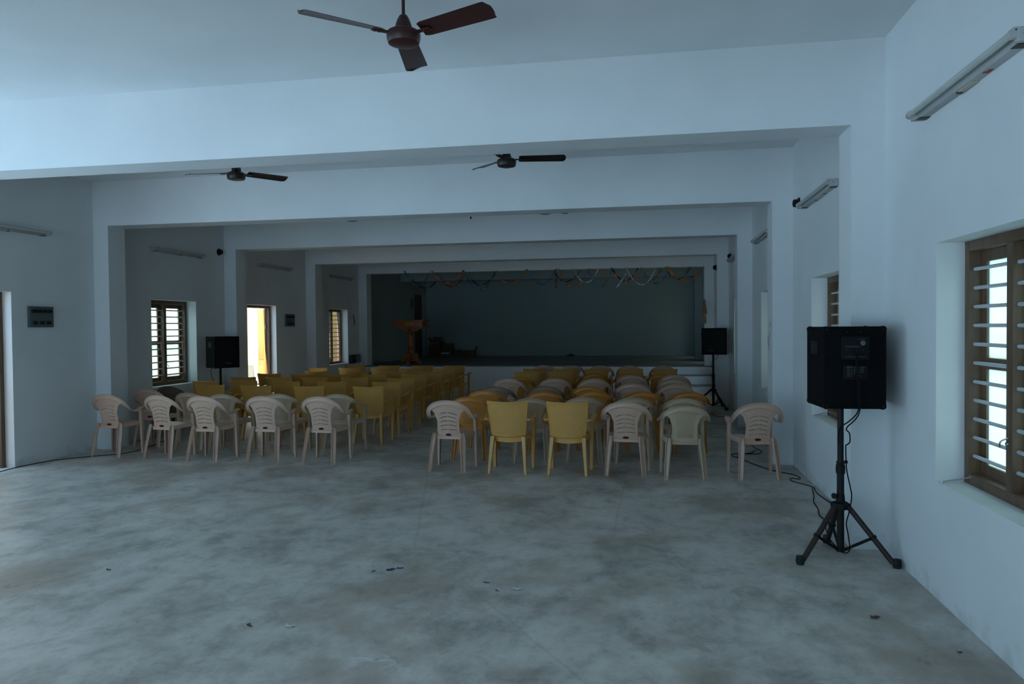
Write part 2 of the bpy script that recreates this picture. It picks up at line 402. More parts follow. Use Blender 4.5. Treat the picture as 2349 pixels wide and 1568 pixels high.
# ------------------------------------------------------------------ windows and doors
WN = [0]
def window(side, y0, y1, z0, z1, sashes=True):
    WN[0] += 1
    xf = XR if side > 0 else XL
    w = struct(empty('window_%d' % WN[0], (xf + side * (0.15 if side > 0 else 0.17), (y0 + y1) / 2, z0)))
    W = y1 - y0; H = z1 - z0; h = W / 2; fd = 0.095; fw = 0.058
    X = lambda a, b: (min(side * a, side * b), max(side * a, side * b))
    m = MB()
    m.box(*X(0, fd), -h, -h + fw, 0, H, 0.004).box(*X(0, fd), h - fw, h, 0, H, 0.004)
    m.box(*X(0, fd), -h + fw, h - fw, 0, fw, 0.004).box(*X(0, fd), -h + fw, h - fw, H - fw, H, 0.004)
    m.build('window_frame', 'frame', w)
    MB().box(*X(0.002, fd), -0.033, 0.033, fw, H - fw, 0.004).build('mullion', 'frame', w)
    nb_ = 11; pitch = (H - 2 * fw) / (nb_ + 0.9)
    for a, b in ((-h + fw - 0.005, -0.028), (0.028, h - fw + 0.005)):
        for k in range(nb_):
            zz = fw + pitch * (k + 0.95)
            MB().cyl((side * 0.032, a, zz), (side * 0.032, b, zz), 0.0105, n=10).build('grille_bar', 'bar', w)
    for a, b in ((-h + fw, -0.033), (0.033, h - fw)) if sashes else ():
        s_ = MB(); sw = 0.062; d0, d1 = 0.066, 0.094
        s_.box(*X(d0, d1), a, a + sw, fw, H - fw).box(*X(d0, d1), b - sw, b, fw, H - fw)
        s_.box(*X(d0, d1), a + sw, b - sw, fw, fw + sw).box(*X(d0, d1), a + sw, b - sw, H - fw - sw, H - fw)
        s_.box(*X(d0, d1), a + sw, b - sw, H / 2 - sw / 2, H / 2 + sw / 2)
        sash = s_.build('sash', 'frame', w, 0)
        for q0, q1 in ((fw + sw, H / 2 - sw / 2), (H / 2 + sw / 2, H - fw - sw)):
            MB().box(*X(0.078, 0.083), a + sw, b - sw, q0, q1).build('pane', 'pane' if side > 0 else 'paneclear', sash, 0)
    lt = MB().tube(catmull([(side * -0.002, 0.0, 0.33), (side * -0.03, 0.015, 0.31), (side * -0.028, 0.03, 0.28)], 4), 0.004)
    lt.cyl((side * -0.002, 0.0, 0.30), (side * -0.012, 0.0, 0.30), 0.010, n=10).build('latch', 'steel', w)
    hk = MB().tube(catmull([(side * 0.0, h - 0.10, 0.045), (side * -0.04, h - 0.07, 0.03), (side * -0.12, h - 0.04, 0.006), (side * -0.14, h - 0.06, 0.006)], 5), 0.0035)
    hk.build('stay_hook', 'steel', w)
    return w
for a, b in R_WIN: window(1, a, b, WZ0, WZ1)
for a, b in L_WIN: window(-1, a, b, 0.73, WZ1, a < 12)
def door(n, y0, y1, z0, z1, leaf_ang=None, half=True, side=-1, xin=XL, fmat='frame'):
    d = struct(empty('door_%d' % n, (xin + side * 0.12, (y0 + y1) / 2, z0)))
    h = (y1 - y0) / 2; H = z1 - z0; fw = 0.055
    X = lambda a, b: (min(side * a, side * b), max(side * a, side * b))
    MB().box(*X(0, 0.08), -h, -h + fw, 0, H, 0.004).box(*X(0, 0.08), h - fw, h, 0, H, 0.004).box(*X(0, 0.08), -h + fw, h - fw, H - fw, H, 0.004).build('door_frame', fmat, d)
    if leaf_ang is not None:
        for sgn in (1, -1):
            lf = MB(); wd = h - fw - 0.004
            lf.box(0, 0.034, 0, wd, 0.01, H - fw - 0.005, 0.003)
            for q0, q1 in ((0.15, 0.85), (0.98, H - fw - 0.15)):
                lf.box(-0.006, 0.04, 0.09, wd - 0.09, q0, q1, 0.004)
            o = lf.build('door_leaf', 'leaf', d)
            o.location = (side * 0.085, sgn * (h - fw - 0.03), 0)
            a = math.radians(leaf_ang)
            # local +Y of the leaf turned outwards from the jamb
            dirv = V((side * math.sin(a), -sgn * math.cos(a), 0))
            o.rotation_euler = (0, 0, math.atan2(-dirv.x, dirv.y))
            MB().cyl((0.017, 0.0, 0.25), (0.017, 0.0, 0.33), 0.010, n=8).cyl((0.017, 0.0, 1.6), (0.017, 0.0, 1.68), 0.010, n=8).build('hinge', 'steel', o)
            MB().cyl((0.05, wd - 0.05, 0.95), (0.05, wd - 0.05, 1.07), 0.008, n=8).build('door_handle', 'steel', o)
    return d
door(1, *L_DOOR[0], 0.0, WZ1, 118)
door(2, *L_DOOR[1], 0.0, WZ1, 134)
sd = door(3, 22.72, 23.84, ZS, 2.68, None); sd.location.x = XL - 0.10
MB().box(-0.075, -0.02, -0.50, 0.50, 0.005, 2.005, 0.003).build('door_leaf', 'frame', sd)
# chipped plaster round is left to the wall material

# ------------------------------------------------------------------ chairs
HP = [(0.262, 0.195, 0.604), (0.272, 0.13, 0.598), (0.279, 0.05, 0.572), (0.281, -0.03, 0.578), (0.272, -0.10, 0.628), (0.244, -0.150, 0.682),
      (0.184, -0.182, 0.730), (0.097, -0.198, 0.760), (0.0, -0.203, 0.769)]
HPB = [(0.262, 0.190, 0.598), (0.270, 0.13, 0.596), (0.276, 0.05, 0.588), (0.274, -0.03, 0.602), (0.258, -0.10, 0.640), (0.224, -0.150, 0.676),
       (0.163, -0.182, 0.711), (0.086, -0.198, 0.733), (0.0, -0.203, 0.741)]
def hoop_path(P):
    half = catmull([(x * 0.90, y, z) for x, y, z in P], 7)
    return half + [V((-p.x, p.y, p.z)) for p in half[-2::-1]]
def hoop_sweep(path, i0, i1, hw=0.0245, lip=0.013):
    rings = []
    n = len(path)
    for i in range(i0, i1 + 1):
        p = path[i]; t = (path[min(i + 1, n - 1)] - path[max(i - 1, 0)]).normalized()
        up = min(1, max(0, (p.z - 0.59) / 0.12)); up = up * up * (3 - 2 * up)
        sx = 1 if p.x >= 0 else -1
        w = V((sx * (1 - up), 0, 0)) + V((0, 0.06, 1.0)) * up
        if up > 0.4: w += V((p.x * 1.9, 0, 0))
        w = (w - t * w.dot(t)).normalized()
        nn = t.cross(w).normalized()
        k = hw * (1 + 0.06 * up); th = 0.0055
        prof = [(-1, 0), (-0.4, 0.004), (0.3, 0.003), (0.78, -0.004), (1.0, -lip), (0.90, -lip - 0.001), (0.70, -0.004 - th), (0.25, 0.003 - th), (-0.4, 0.004 - th), (-1, -th)]
        rings.append([p + w * (a * k) + nn * b for a, b in prof])
    return rings
def panel_fn(P, zbot, wf, zj):
    """surface of the back panel: side edges rise in a smooth waist to meet the hoop at height zj"""
    ztop = P[-1][2] - 0.018
    def f(u, v):
        s = 2 * u - 1
        x = s * wf(v)
        zc = zbot + (ztop - zbot) * v + 0.012 * math.sin(PI * v)
        ze = zbot + (zj - zbot) * v
        z = zc + (ze - zc) * s * s
        r = (z - zbot) / 0.38
        y = -0.128 - 0.074 * r + (0.055 - 0.02 * r) * (x / 0.2) ** 2 * 0.75
        return V((x, y, z))
    return f
def lerp_table(T):
    def g(t):
        for (a, x), (b, y) in zip(T, T[1:]):
            if t <= b: 
                q = (t - a) / (b - a); q = q * q * (3 - 2 * q)
                return x + (y - x) * q
        return T[-1][1]
    return g
def u_leg(top, bot, wt, wb, ang, depth_t, depth_b, foot=True, n=10, bow=0.0, neck=0.0):
    """tapered U-channel plastic leg; open side faces direction ang"""
    top, bot = V(top), V(bot); rings = []; th = 0.005
    o = V((math.cos(ang), math.sin(ang), 0)); s = V((-o.y, o.x, 0))
    for k in range(n + 1):
        t = k / n; c = top.lerp(bot, t) + o * bow * math.sin(PI * t)
        w = (wt + (wb - wt) * t) / 2 * (1 - neck * max(0, 1 - t / 0.28) ** 2); d = depth_t + (depth_b - depth_t) * t
        pr = [(-w, d), (-w, 0.006), (-w + 0.006, 0), (w - 0.006, 0), (w, 0.006), (w, d), (w - th, d), (w - th, 0.008), (w - 0.010, th), (-w + 0.010, th), (-w + th, 0.008), (-w + th, d)]
        rings.append([c + s * a + o * b for a, b in pr])
    m = MB().loft(rings)
    if foot:
        w = wb / 2
        for z0, z1 in ((bot.z, bot.z + 0.008),):
            vs = [V((bot.x, bot.y, z)) + s * a + o * b for z in (z0, z1) for a, b in ((-w + 0.001, 0.002), (w - 0.001, 0.002), (w - 0.001, depth_b), (-w + 0.001, depth_b))]
            m.add(vs, [[0, 1, 2, 3], [4, 5, 6, 7], [0, 1, 5, 4], [1, 2, 6, 5], [2, 3, 7, 6], [3, 0, 4, 7]])
    return m
def seat_mesh(z=0.405, wr=0.178, wf=0.236, yr=-0.135, yf=0.225, skirt=0.045, grooves=True):
    def f(u, v):
        s = 2 * u - 1
        t = v
        hw = wr + (wf - wr) * t
        x = s * hw; y = yr + (yf - yr) * t
        zz = z + 0.012 * t - 0.014 * (1 - s * s) * math.sin(PI * min(1, t * 1.05))
        e = max(0, abs(s) - 0.90) / 0.10
        zz -= skirt * e * e
        fr = max(0, t - 0.90) / 0.10; zz -= skirt * 0.8 * fr * fr; 
        bk = max(0, 0.06 - t) / 0.06; zz -= skirt * 0.7 * bk * bk
        if grooves and 0.2 < t < 0.88 and abs(s) < 0.78: zz -= 0.002 * max(0, math.cos(s * 40))
        return V((x, y, zz))
    return MB().grid(f, 40, 26, 0.005)
def hoop_chair(name, kind, mat):
    P = HP if kind == 'slat' else HPB
    r = empty(name, (0, 0, 0))
    path = hoop_path(P); n = len(path)
    cut = next(i for i, p in enumerate(path) if p.z > 0.648 and p.y < -0.05)
    bk = MB().loft(hoop_sweep(path, cut, n - 1 - cut))
    if kind == 'slat':
        wf = lerp_table([(0, 0.137), (0.28, 0.126), (0.55, 0.126), (0.80, 0.148), (1.0, 0.198)])
        fn = panel_fn(P, 0.372, wf, 0.692)
        rows = {20: .66, 32: .70, 44: .74, 56: .78, 68: .80}
        NV, NU = 96, 44
        def f(u, v):
            # slots arch up in the middle: bend the rows
            p = fn(u, v)
            s = 2 * u - 1
            if 0.06 < v < 0.97:
                d = 0.0
                e = abs(abs(s) - 0.80)
                if e < 0.05 and 0.11 < v < 0.93: d = 0.004 * (1 - e / 0.05)
                ev = min(abs(v - 0.11), abs(v - 0.93))
                if ev < 0.012 and abs(s) < 0.80: d = max(d, 0.004 * (1 - ev / 0.012))
                p.y += d
            return p
        def skip(i, j):
            if j not in rows and j - 1 not in rows: return False
            s = abs(2 * (i + 0.5) / NU - 1)
            return 0.06 < s < 0.72
        bk.grid(f, NU, NV, 0.006, skip)
    else:
        wf = lerp_table([(0, 0.142), (0.28, 0.130), (0.55, 0.130), (0.80, 0.150), (1.0, 0.198)])
        fn = panel_fn(P, 0.372, wf, 0.676)
        NV, NU = 62, 46
        def skip(i, j):
            s = abs(2 * (i + 0.5) / NU - 1); v = (j + 0.5) / NV
            if v < 0.13 or v > 0.94 or s > 0.66: return False
            if kind == 'basket': return j % 3 == 1 and (i + (2 if (j // 3) % 2 else 0)) % 4 in (0, 1)
            return j % 2 == 0 and (i + (j // 2) % 2 * 1) % 2 == 0 and i % 1 == 0
        def f(u, v):
            p = fn(u, v); s = abs(2 * u - 1)
            if abs(s - 0.72) < 0.04 and v > 0.1: p.y += 0.004 * (1 - abs(s - 0.72) / 0.04)
            return p
        bk.grid(f, NU, NV, 0.006, skip)
    bk.box(-0.135, 0.135, -0.140, -0.128, 0.352, 0.380, 0.003)
    bko = bk.build('backrest', mat, r, 40)
    if kind == 'slat':
        bd = MB().lathe([(0.002, 0), (0.033, 0.0), (0.033, 0.003), (0.002, 0.003)], n=24, axis='Y')
        for i, v in enumerate(bd.v): bd.v[i] = (v[0], v[1], v[2] * 0.38)
        o = bd.build('badge', 'badgerim', bko, 40); o.location = (0.0, -0.1425, 0.402)
        bd2 = MB().lathe([(0.002, 0), (0.028, 0.0), (0.028, 0.002), (0.002, 0.002)], n=24, axis='Y')
        for i, v in enumerate(bd2.v): bd2.v[i] = (v[0], v[1], v[2] * 0.30)
        o2 = bd2.build('badge_face', 'badge', bko, 40); o2.location = (0.0, -0.1445, 0.402); o2['label'] = 'maroon oval badge face'
    MB().loft(hoop_sweep(path, 0, cut)).build('armrest', mat, r, 50)
    MB().loft(hoop_sweep(path, n - 1 - cut, n - 1)).build('armrest', mat, r, 50)
    seat_mesh().build('seat', mat, r, 50)
    for s in (1, -1):
        u_leg((s * 0.152, -0.128, 0.418), (s * 0.187, -0.214, 0.0), 0.066, 0.044, -PI / 2 + s * 0.62, 0.030, 0.024, bow=0.004, neck=0.45).build('leg', mat, r, 40)
        u_leg((s * 0.234, 0.175, 0.598), (s * 0.240, 0.180, 0.0), 0.058, 0.044, PI if s > 0 else 0.0, 0.036, 0.022).build('leg', mat, r, 40)
    return r
def square_chair(name, mat):
    r = empty(name, (0, 0, 0))
    zb, zt = 0.392, 0.777
    NU, NV = 112, 96
    def f(u, v):
        s = 2 * u - 1
        hw = 0.183 + 0.042 * v
        rb = max(0, 0.10 - v) / 0.10       # rounded lower corners
        x = s * (hw - 0.02 * rb * rb)
        z = zb + (zt - zb) * v + 0.012 * s * s * (v - 0.3)
        y = -0.150 - 0.070 * v + 0.045 * s * s
        inner = abs(s) < 0.93 and 0.05 < v < 0.955
        if inner:
            q = (x - z * 0.98) / 0.0180
            e = abs((q % 1.0) - 0.5) * 2
            q2 = (x + z * 0.98) / 0.052
            w2 = abs((q2 % 1.0) - 0.5) * 2
            y -= 0.0055 * (1 - e ** 2) * (0.75 + 0.25 * w2) - 0.003
        else: y -= 0.004
        return V((x, y, z))
    bk = MB().grid(f, NU, NV, 0.006)
    # turned edge all round
    edge = [f(1, k / 12) for k in range(13)]
    for sg in (1, -1):
        bk.tube([V((sg * p.x, p.y + 0.004, p.z)) for p in edge], 0.0065, 8)
    bk.tube([f(k / 20, 1) + V((0, 0.003, 0)) for k in range(21)], 0.006, 8)
    bk.build('backrest', mat, r, 60)
    MB().grid(lambda u, v: V(((2 * u - 1) * 0.158, -0.150 + 0.030 * (2 * u - 1) ** 2, 0.345 + 0.042 * v - 0.012 * (1 - (2 * u - 1) ** 2) * (1 - v))), 16, 3, 0.008).build('rear_rail', mat, r, 40)
    seat_mesh(0.402, 0.180, 0.228, -0.130, 0.215, 0.05).build('seat', mat, r, 50)
    for s in (1, -1):
        arm = catmull([(s * 0.224, -0.150, 0.590), (s * 0.246, -0.100, 0.592), (s * 0.262, 0.0, 0.606), (s * 0.266, 0.10, 0.620), (s * 0.262, 0.175, 0.622), (s * 0.258, 0.205, 0.606)], 6)
        rings = []
        for i, p in enumerate(arm):
            t = (arm[min(i + 1, len(arm) - 1)] - arm[max(i - 1, 0)]).normalized()
            w = V((1, 0, 0)); w = (w - t * w.dot(t)).normalized(); nn = w.cross(t).normalized()
            if nn.z < 0: nn = -nn
            k = 0.027 if i > 3 else 0.014 + 0.004 * i
            rings.append([p + w * a * k + nn * b for a, b in ((-1, -0.010), (-1, 0.001), (-0.8, 0.006), (0.8, 0.006), (1, 0.001), (1, -0.010), (0.85, -0.012), (-0.85, -0.012))])
        MB().loft(rings).build('armrest', mat, r, 50)
        lt = MB(); c0 = V((s * 0.172, -0.140, 0.400)); c1 = V((s * 0.203, -0.212, 0.0)); rings = []
        for k in range(6):
            t = k / 5; c = c0.lerp(c1, t); w = (0.046 - 0.017 * t) / 2; d = (0.050 - 0.018 * t) / 2
            rings.append([c + V((a * w, b * d, 0)) for a, b in ((-1, -0.8), (-0.8, -1), (0.8, -1), (1, -0.8), (1, 0.8), (0.8, 1), (-0.8, 1), (-1, 0.8))])
        lt.loft(rings).build('leg', mat, r, 40)
        u_leg((s * 0.254, 0.180, 0.612), (s * 0.240, 0.180, 0.0), 0.066, 0.052, PI if s > 0 else 0.0, 0.048, 0.034, foot=False).build('leg', mat, r, 40)
    return r

PROTO = {}
def proto(kind, mat):
    if kind == 'square': return square_chair('plastic_armchair', mat)
    return hoop_chair('plastic_armchair', kind, mat)
KIND = {'A': ('slat', 'chairA'), 'B': ('mesh', 'chairB'), 'O': ('basket', 'chairO'), 'G': ('mesh', 'chairG'), 'D': ('mesh', 'chairD'), 'Y': ('square', 'chairY')}
DESC = {'A': 'beige slotted-back plastic armchair', 'B': 'grey-green mesh-back plastic armchair', 'O': 'ochre basket-back plastic armchair',
        'G': 'olive-grey mesh-back plastic armchair', 'D': 'dark brown mesh-back plastic armchair', 'Y': 'yellow square-back plastic armchair'}
ROWN = ['nearest row', 'second nearest row', 'third nearest row', 'fourth nearest row', 'fifth nearest row', 'fourth farthest row', 'third farthest row', 'second farthest row', 'farthest row']
GRP = {'A': 'beige slotted plastic chairs', 'B': 'grey-green mesh plastic chairs', 'O': 'ochre basket plastic chairs', 'G': 'olive-grey mesh plastic chairs', 'D': None, 'Y': 'yellow square-back plastic chairs'}
RB = ['on the centre aisle', 'second from the centre aisle', 'middle of the row', 'second from the right wall', 'nearest the right wall']
LB = ['on the centre aisle', 'second from the centre aisle', 'third from the centre aisle', 'second from the left wall', 'nearest the left wall']
CH = []   # type, block, row, column, x, y(back), yaw deg
def put(t, blk, row, col, x, y, a=0): CH.append((t, blk, row, col, x, y, a))
# left block, columns counted from the aisle
for c, (x, y, a) in enumerate([(-3.789, 8.10, -3.3), (-4.509, 8.10, -1.6), (-5.274, 8.04, -4), (-5.925, 8.12, -7), (-6.702, 8.18, -2.2)]): put('A', 'L', 0, c, x, y, a)
for c, (t, x, y, a) in enumerate([('B', -3.84, 8.75, -2), ('B', -4.61, 8.70, -3), ('B', -5.36, 8.62, -2), ('B', -5.95, 8.77, -4), ('A', -6.72, 8.98, -3)]): put(t, 'L', 1, c, x, y, a)
for c, (t, x, y, a) in enumerate([('Y', -3.76, 9.60, -1), ('Y', -4.65, 9.62, 2), ('Y', -5.47, 9.64, 4), ('Y', -6.24, 9.71, 2), ('D', -6.93, 9.74, -4)]): put(t, 'L', 2, c, x, y, a)
for c, (x, y, a) in enumerate([(-3.79, 10.42, -1), (-4.65, 10.41, 2), (-5.42, 10.44, 1), (-6.19, 10.54, 2), (-6.83, 10.50, -3)]): put('Y', 'L', 3, c, x, y, a)
for c, (x, y, a) in enumerate([(-3.84, 11.23, 2), (-4.66, 11.31, 3), (-5.38, 11.34, 0), (-6.05, 11.35, -4), (-6.68, 11.37, 2)]): put('Y', 'L', 4, c, x, y, a)
for c, (x, y, a) in enumerate([(-3.91, 12.10, -3), (-4.63, 12.11, 0), (-5.33, 12.21, 1), (-6.00, 12.19, 0), (-6.72, 12.31, 2)]): put('Y', 'L', 5, c, x, y, a)
for c, (x, y, a) in enumerate([(-3.88, 12.96, -3), (-4.63, 12.95, 3), (-5.31, 13.01, 1), (-6.12, 13.0, 4)]): put('Y', 'L', 6, c if c < 3 else 4, x, y, a)
for c, (x, y, a) in enumerate([(-3.89, 13.99, -5), (-4.56, 14.0, 3), (-5.185, 13.97, -2), (-5.91, 14.09, 4), (-6.63, 14.16, -14)]): put('Y', 'L', 7, c, x, y, a)
for c, (x, y, a) in enumerate([(-3.92, 14.93, 0), (-4.62, 14.95, 3), (-5.37, 14.96, 4), (-6.22, 15.13, 0)]): put('Y', 'L', 8, c if c < 3 else 4, x, y, a)
# right block
put('A', 'R', 0, 0, -2.144, 7.814, -3.8); put('Y', 'R', 0, 1, -1.462, 7.80, -1.2); put('Y', 'R', 0, 2, -0.805, 7.79, -1.8)
put('A', 'R', 0, 3, -0.190, 7.83, -3.2); put('B', 'R', 0, 4, 0.428, 7.735, 2.5); put('A', 'R', 0, 5, 1.18, 7.845, 8)
for c, (t, x, y) in enumerate([('O', -2.06, 8.52), ('B', -1.30, 8.43), ('B', -0.69, 8.58), ('B', -0.12, 8.56), ('B', 0.455, 8.55)]): put(t, 'R', 1, c, x, y, -1 + c * 0.4)
for c, (x, y) in enumerate([(-2.06, 9.38), (-1.26, 9.30), (-0.63, 9.40), (-0.01, 9.37), (0.565, 9.36)]): put('O', 'R', 2, c, x, y, -1.5 + c * 0.6)
for c, (t, x, y) in enumerate([('G', -2.02, 9.99), ('G', -1.35, 10.13), ('O', -0.75, 10.12), ('A', -0.15, 10.29), ('A', 0.44, 10.23)]): put(t, 'R', 3, c, x, y, 0)
for c, (t, x, y) in enumerate([('A', -2.07, 11.17), ('A', -1.35, 11.24), ('A', -0.74, 11.15), ('B', -0.12, 10.86), ('A', 0.45, 11.12)]): put(t, 'R', 4, c, x, y, 0)
for c, (t, x, y) in enumerate([('O', -2.05, 12.03), ('O', -1.37, 11.91), ('O', -0.79, 11.98), ('A', -0.19, 12.05), ('A', 0.50, 12.11)]): put(t, 'R', 5, c, x, y, 0)
for c, (t, x, y) in enumerate([('Y', -2.08, 13.05), ('Y', -1.44, 13.03), ('O', -0.85, 12.88), ('O', -0.25, 12.85), ('O', 0.31, 12.76)]): put(t, 'R', 6, c, x, y, -4 if c == 0 else 1)
for c, (x, y) in enumerate([(-2.07, 13.97), (-1.46, 13.94), (-0.87, 13.88), (-0.23, 13.90), (0.40, 13.85)]): put('Y', 'R', 7, c, x, y, -2 if c in (0, 2) else 1)
for c, (x, y) in enumerate([(-2.03, 15.07), (-1.43, 14.95), (-0.85, 14.91), (-0.27, 14.90), (0.39, 14.79)]): put('A', 'R', 8, c, x, y, 0)

for (t, blk, row, col, x, y, a) in CH:
    k, m = KIND[t]
    if t not in PROTO:
        PROTO[t] = proto(k, m); o = PROTO[t]
    else: o = copy_tree(PROTO[t])
    rz = math.radians(a)
    # the measured point is the back of the chair (local y = -0.205)
    o.location = (x - 0.205 * math.sin(rz), y + 0.205 * math.cos(rz), 0.0); o.rotation_euler = (0, 0, rz)
    if blk == 'R' and row == 0:
        where = ['on the centre aisle', 'second from the centre aisle', 'third from the centre aisle', 'fourth from the centre aisle', 'second from the right wall', 'standing alone by the right wall'][col]
    else: where = (RB if blk == 'R' else LB)[col]
    tag(o, '%s, %s of the %s block, %s' % (DESC[t], ROWN[row], 'right' if blk == 'R' else 'left', where), 'chair', GRP[t])

# ------------------------------------------------------------------ ceiling fans
def fan(x, y, a0, label, mat='fan', hz=0.0):
    r = thing('ceiling_fan', label, 'fan', (x, y, 3.255), 0, 'ceiling fans')
    MB().lathe([(0.002, -0.052), (0.060, -0.052), (0.088, -0.044), (0.096, -0.022), (0.098, 0.0), (0.094, 0.018), (0.074, 0.030), (0.060, 0.036), (0.002, 0.036)], c=(0, 0, hz)).build('motor', mat, r)
    MB().lathe([(0.052, 0.030), (0.046, 0.060), (0.036, 0.090), (0.024, 0.112), (0.010, 0.124), (0.010, 0.030)], c=(0, 0, hz)).build('canopy', mat, r)
    MB().cyl((0, 0, 0.11), (0, 0, ZC - 3.255 - 0.03), 0.0095, n=12).build('rod', mat, r)
    MB().lathe([(0.045, ZC - 3.255), (0.045, ZC - 3.285), (0.012, ZC - 3.32), (0.012, ZC - 3.255)]).build('ceiling_cup', mat, r)
    for k in range(3):
        b = MB()
        def f(u, v):
            s = 2 * u - 1; rr = 0.125 + 0.475 * v - 0.012 * abs(s) ** 4 * (1 if v > 0.97 else 0)
            w = 0.058 + 0.014 * v
            e = max(0, v - 0.94) / 0.06; e2 = max(0, 0.05 - v) / 0.05
            w *= math.sqrt(max(0.05, 1 - e * e * 0.75)) * (1 - 0.25 * e2)
            return V((rr, s * w, 0.030 - 0.016 * s + 0.003 * (1 - s * s) + 0.010 * v))
        b.grid(f, 8, 30, 0.003)
        o = b.build('blade', mat, r, 50)
        br = MB().box(0.085, 0.19, -0.018, 0.018, 0.022, 0.028, 0.002)
        for q in (0.150, 0.175): br.cyl((q, 0, 0.014), (q, 0, 0.03), 0.005, n=8)
        ob = br.build('blade_bracket', mat, r, 40)
        an = math.radians(a0 + 120 * k)
        o.rotation_euler = (0, 0, an); ob.rotation_euler = (0, 0, an)
    return r
fan(-1.346, 4.07, 100, 'maroon ceiling fan nearest the camera, its whole rod and three blades in view', hz=0.022)
fan(-1.341, 7.27, 13, 'dark brown ceiling fan just behind the first beam, right of centre', 'fandark')
fan(-4.303, 7.27, 57, 'dark brown ceiling fan just behind the first beam, on the left', 'fandark')
fan(-4.298, 10.42, 8, 'ceiling fan peeping under the second beam, on the left', 'fandark')
fan(-1.37, 10.42, 60, 'ceiling fan peeping under the second beam, on the right', 'fandark')
hk = MB().cyl((0, 0, 0), (0, 0, 0.40), 0.007, n=10).lathe([(0.003, -0.012), (0.013, -0.006), (0.013, 0.010), (0.003, 0.016)], n=12)
tag(hk.build('ceiling_hook', 'black', loc=(-2.459, 10.42, 3.185)), 'small dark hook hanging between the two half-hidden fans', 'hook')

# ------------------------------------------------------------------ tube lights
def tube_light(side, yc, z, label):
    xf = XR if side > 0 else XL
    r = thing('tube_light', label, 'lamp', (xf, yc, z), 0, 'wall tube lights')
    h = 0.64; X = lambda a, b: (min(-side * a, -side * b), max(-side * a, -side * b))
    MB().box(*X(0.0, 0.050), -h + 0.03, h - 0.03, -0.026, 0.026, 0.004).build('housing', 'batten', r)
    MB().cyl((-side * 0.085, -h + 0.03, 0.012), (-side * 0.085, h - 0.03, 0.012), 0.0165, n=16).build('tube', 'tube', r)
    for sg in (-1, 1):
        c = MB()
        y0, y1 = sorted((sg * (h - 0.034), sg * h))
        c.box(*X(0.0, 0.078), y0, y1, -0.028, 0.034, 0.008, seg=3)
        c.cyl((-side * 0.083, y0 + 0.001, 0.010), (-side * 0.083, y1 - 0.001, 0.010), 0.0235, n=18)
        o = c.build('end_cap', 'batten', r, 40)
        q = MB().cyl((-side * 0.083, sg * (h + 0.0005) , 0.020), (-side * 0.083, sg * (h + 0.002), 0.020), 0.004, n=8).cyl((-side * 0.05, sg * (h + 0.0005), 0.004), (-side * 0.05, sg * (h + 0.002), 0.004), 0.004, n=8)
        q.build('screw', 'capbrown', o)
        MB().box(*X(0.0, 0.06), *sorted((sg * (h - 0.10), sg * (h - 0.036))), -0.0295, -0.0262).build('cap_shadow_plate', 'capbrown', o, 0)  # dark brown plate under each end of the tube
    MB().box(*X(0.008, 0.042), -0.10, 0.06, -0.034, -0.0262, 0.003).build('ballast_cover', 'ballast', r)
    MB().box(*X(0.012, 0.040), 0.065, 0.085, -0.036, -0.0262).build('wire_clip', 'capbrown', r, 0)
    MB().box(*X(0.010, 0.040), -0.24, -0.215, -0.0285, -0.0262).build('red_print', 'redprint', r, 0)
    MB().box(*X(0.010, 0.018), -0.27, -0.24, -0.0285, -0.0262).box(*X(0.022, 0.030), -0.27, -0.24, -0.0285, -0.0262).build('red_print', 'redprint', r, 0)
    return r
tube_light(1, 4.79 - 0.64, 2.838, 'tube light on the right wall above the nearest barred window')
tube_light(1, 8.01 - 0.64, 2.818, 'tube light on the right wall just behind the first pillar')
tube_light(1, 11.265 - 0.64, 2.811, 'tube light on the right wall half hidden by the second pillar')
tube_light(1, 14.482 - 0.64, 2.814, 'smallest tube light on the right wall, behind the third pillar')
tube_light(-1, 7.898 - 0.64, 2.790, 'tube light on the left wall above the big switchboard, cut by the picture edge')
tube_light(-1, 10.48, 2.812, 'tube light on the left wall above the barred window')
tube_light(-1, 13.575, 2.831, 'tube light on the left wall above the open door')
tube_light(-1, 16.84, 2.828, 'farthest tube light on the left wall, above the small far window')

def holder(x, y, z, side, label):
    r = thing('lamp_holder', label, 'lamp holder', (x, y, z), 0, 'black wall lamp holders')
    q = -side
    MB().lathe([(0.002, 0), (0.060, 0), (0.060, q * 0.012), (0.045, q * 0.018), (0.002, q * 0.018)], axis='X', n=20).build('base', 'black', r)
    MB().lathe([(0.002, q * 0.018), (0.040, q * 0.018), (0.044, q * 0.035), (0.040, q * 0.060), (0.028, q * 0.066), (0.002, q * 0.060)], axis='X', n=20).build('socket', 'black', r)
holder(XR, 8.36, 2.905, 1, 'black round lamp holder on the right wall beside the second pillar')
holder(XR, 14.58, 2.912, 1, 'black round lamp holder high on the right wall beside the far tube light')
holder(PR, 15.10, 2.74, 1, 'black round lamp holder on the fourth right pillar near the stage')
holder(XL, 11.66, 2.942, -1, 'black round lamp holder on the left wall above the left loudspeaker')

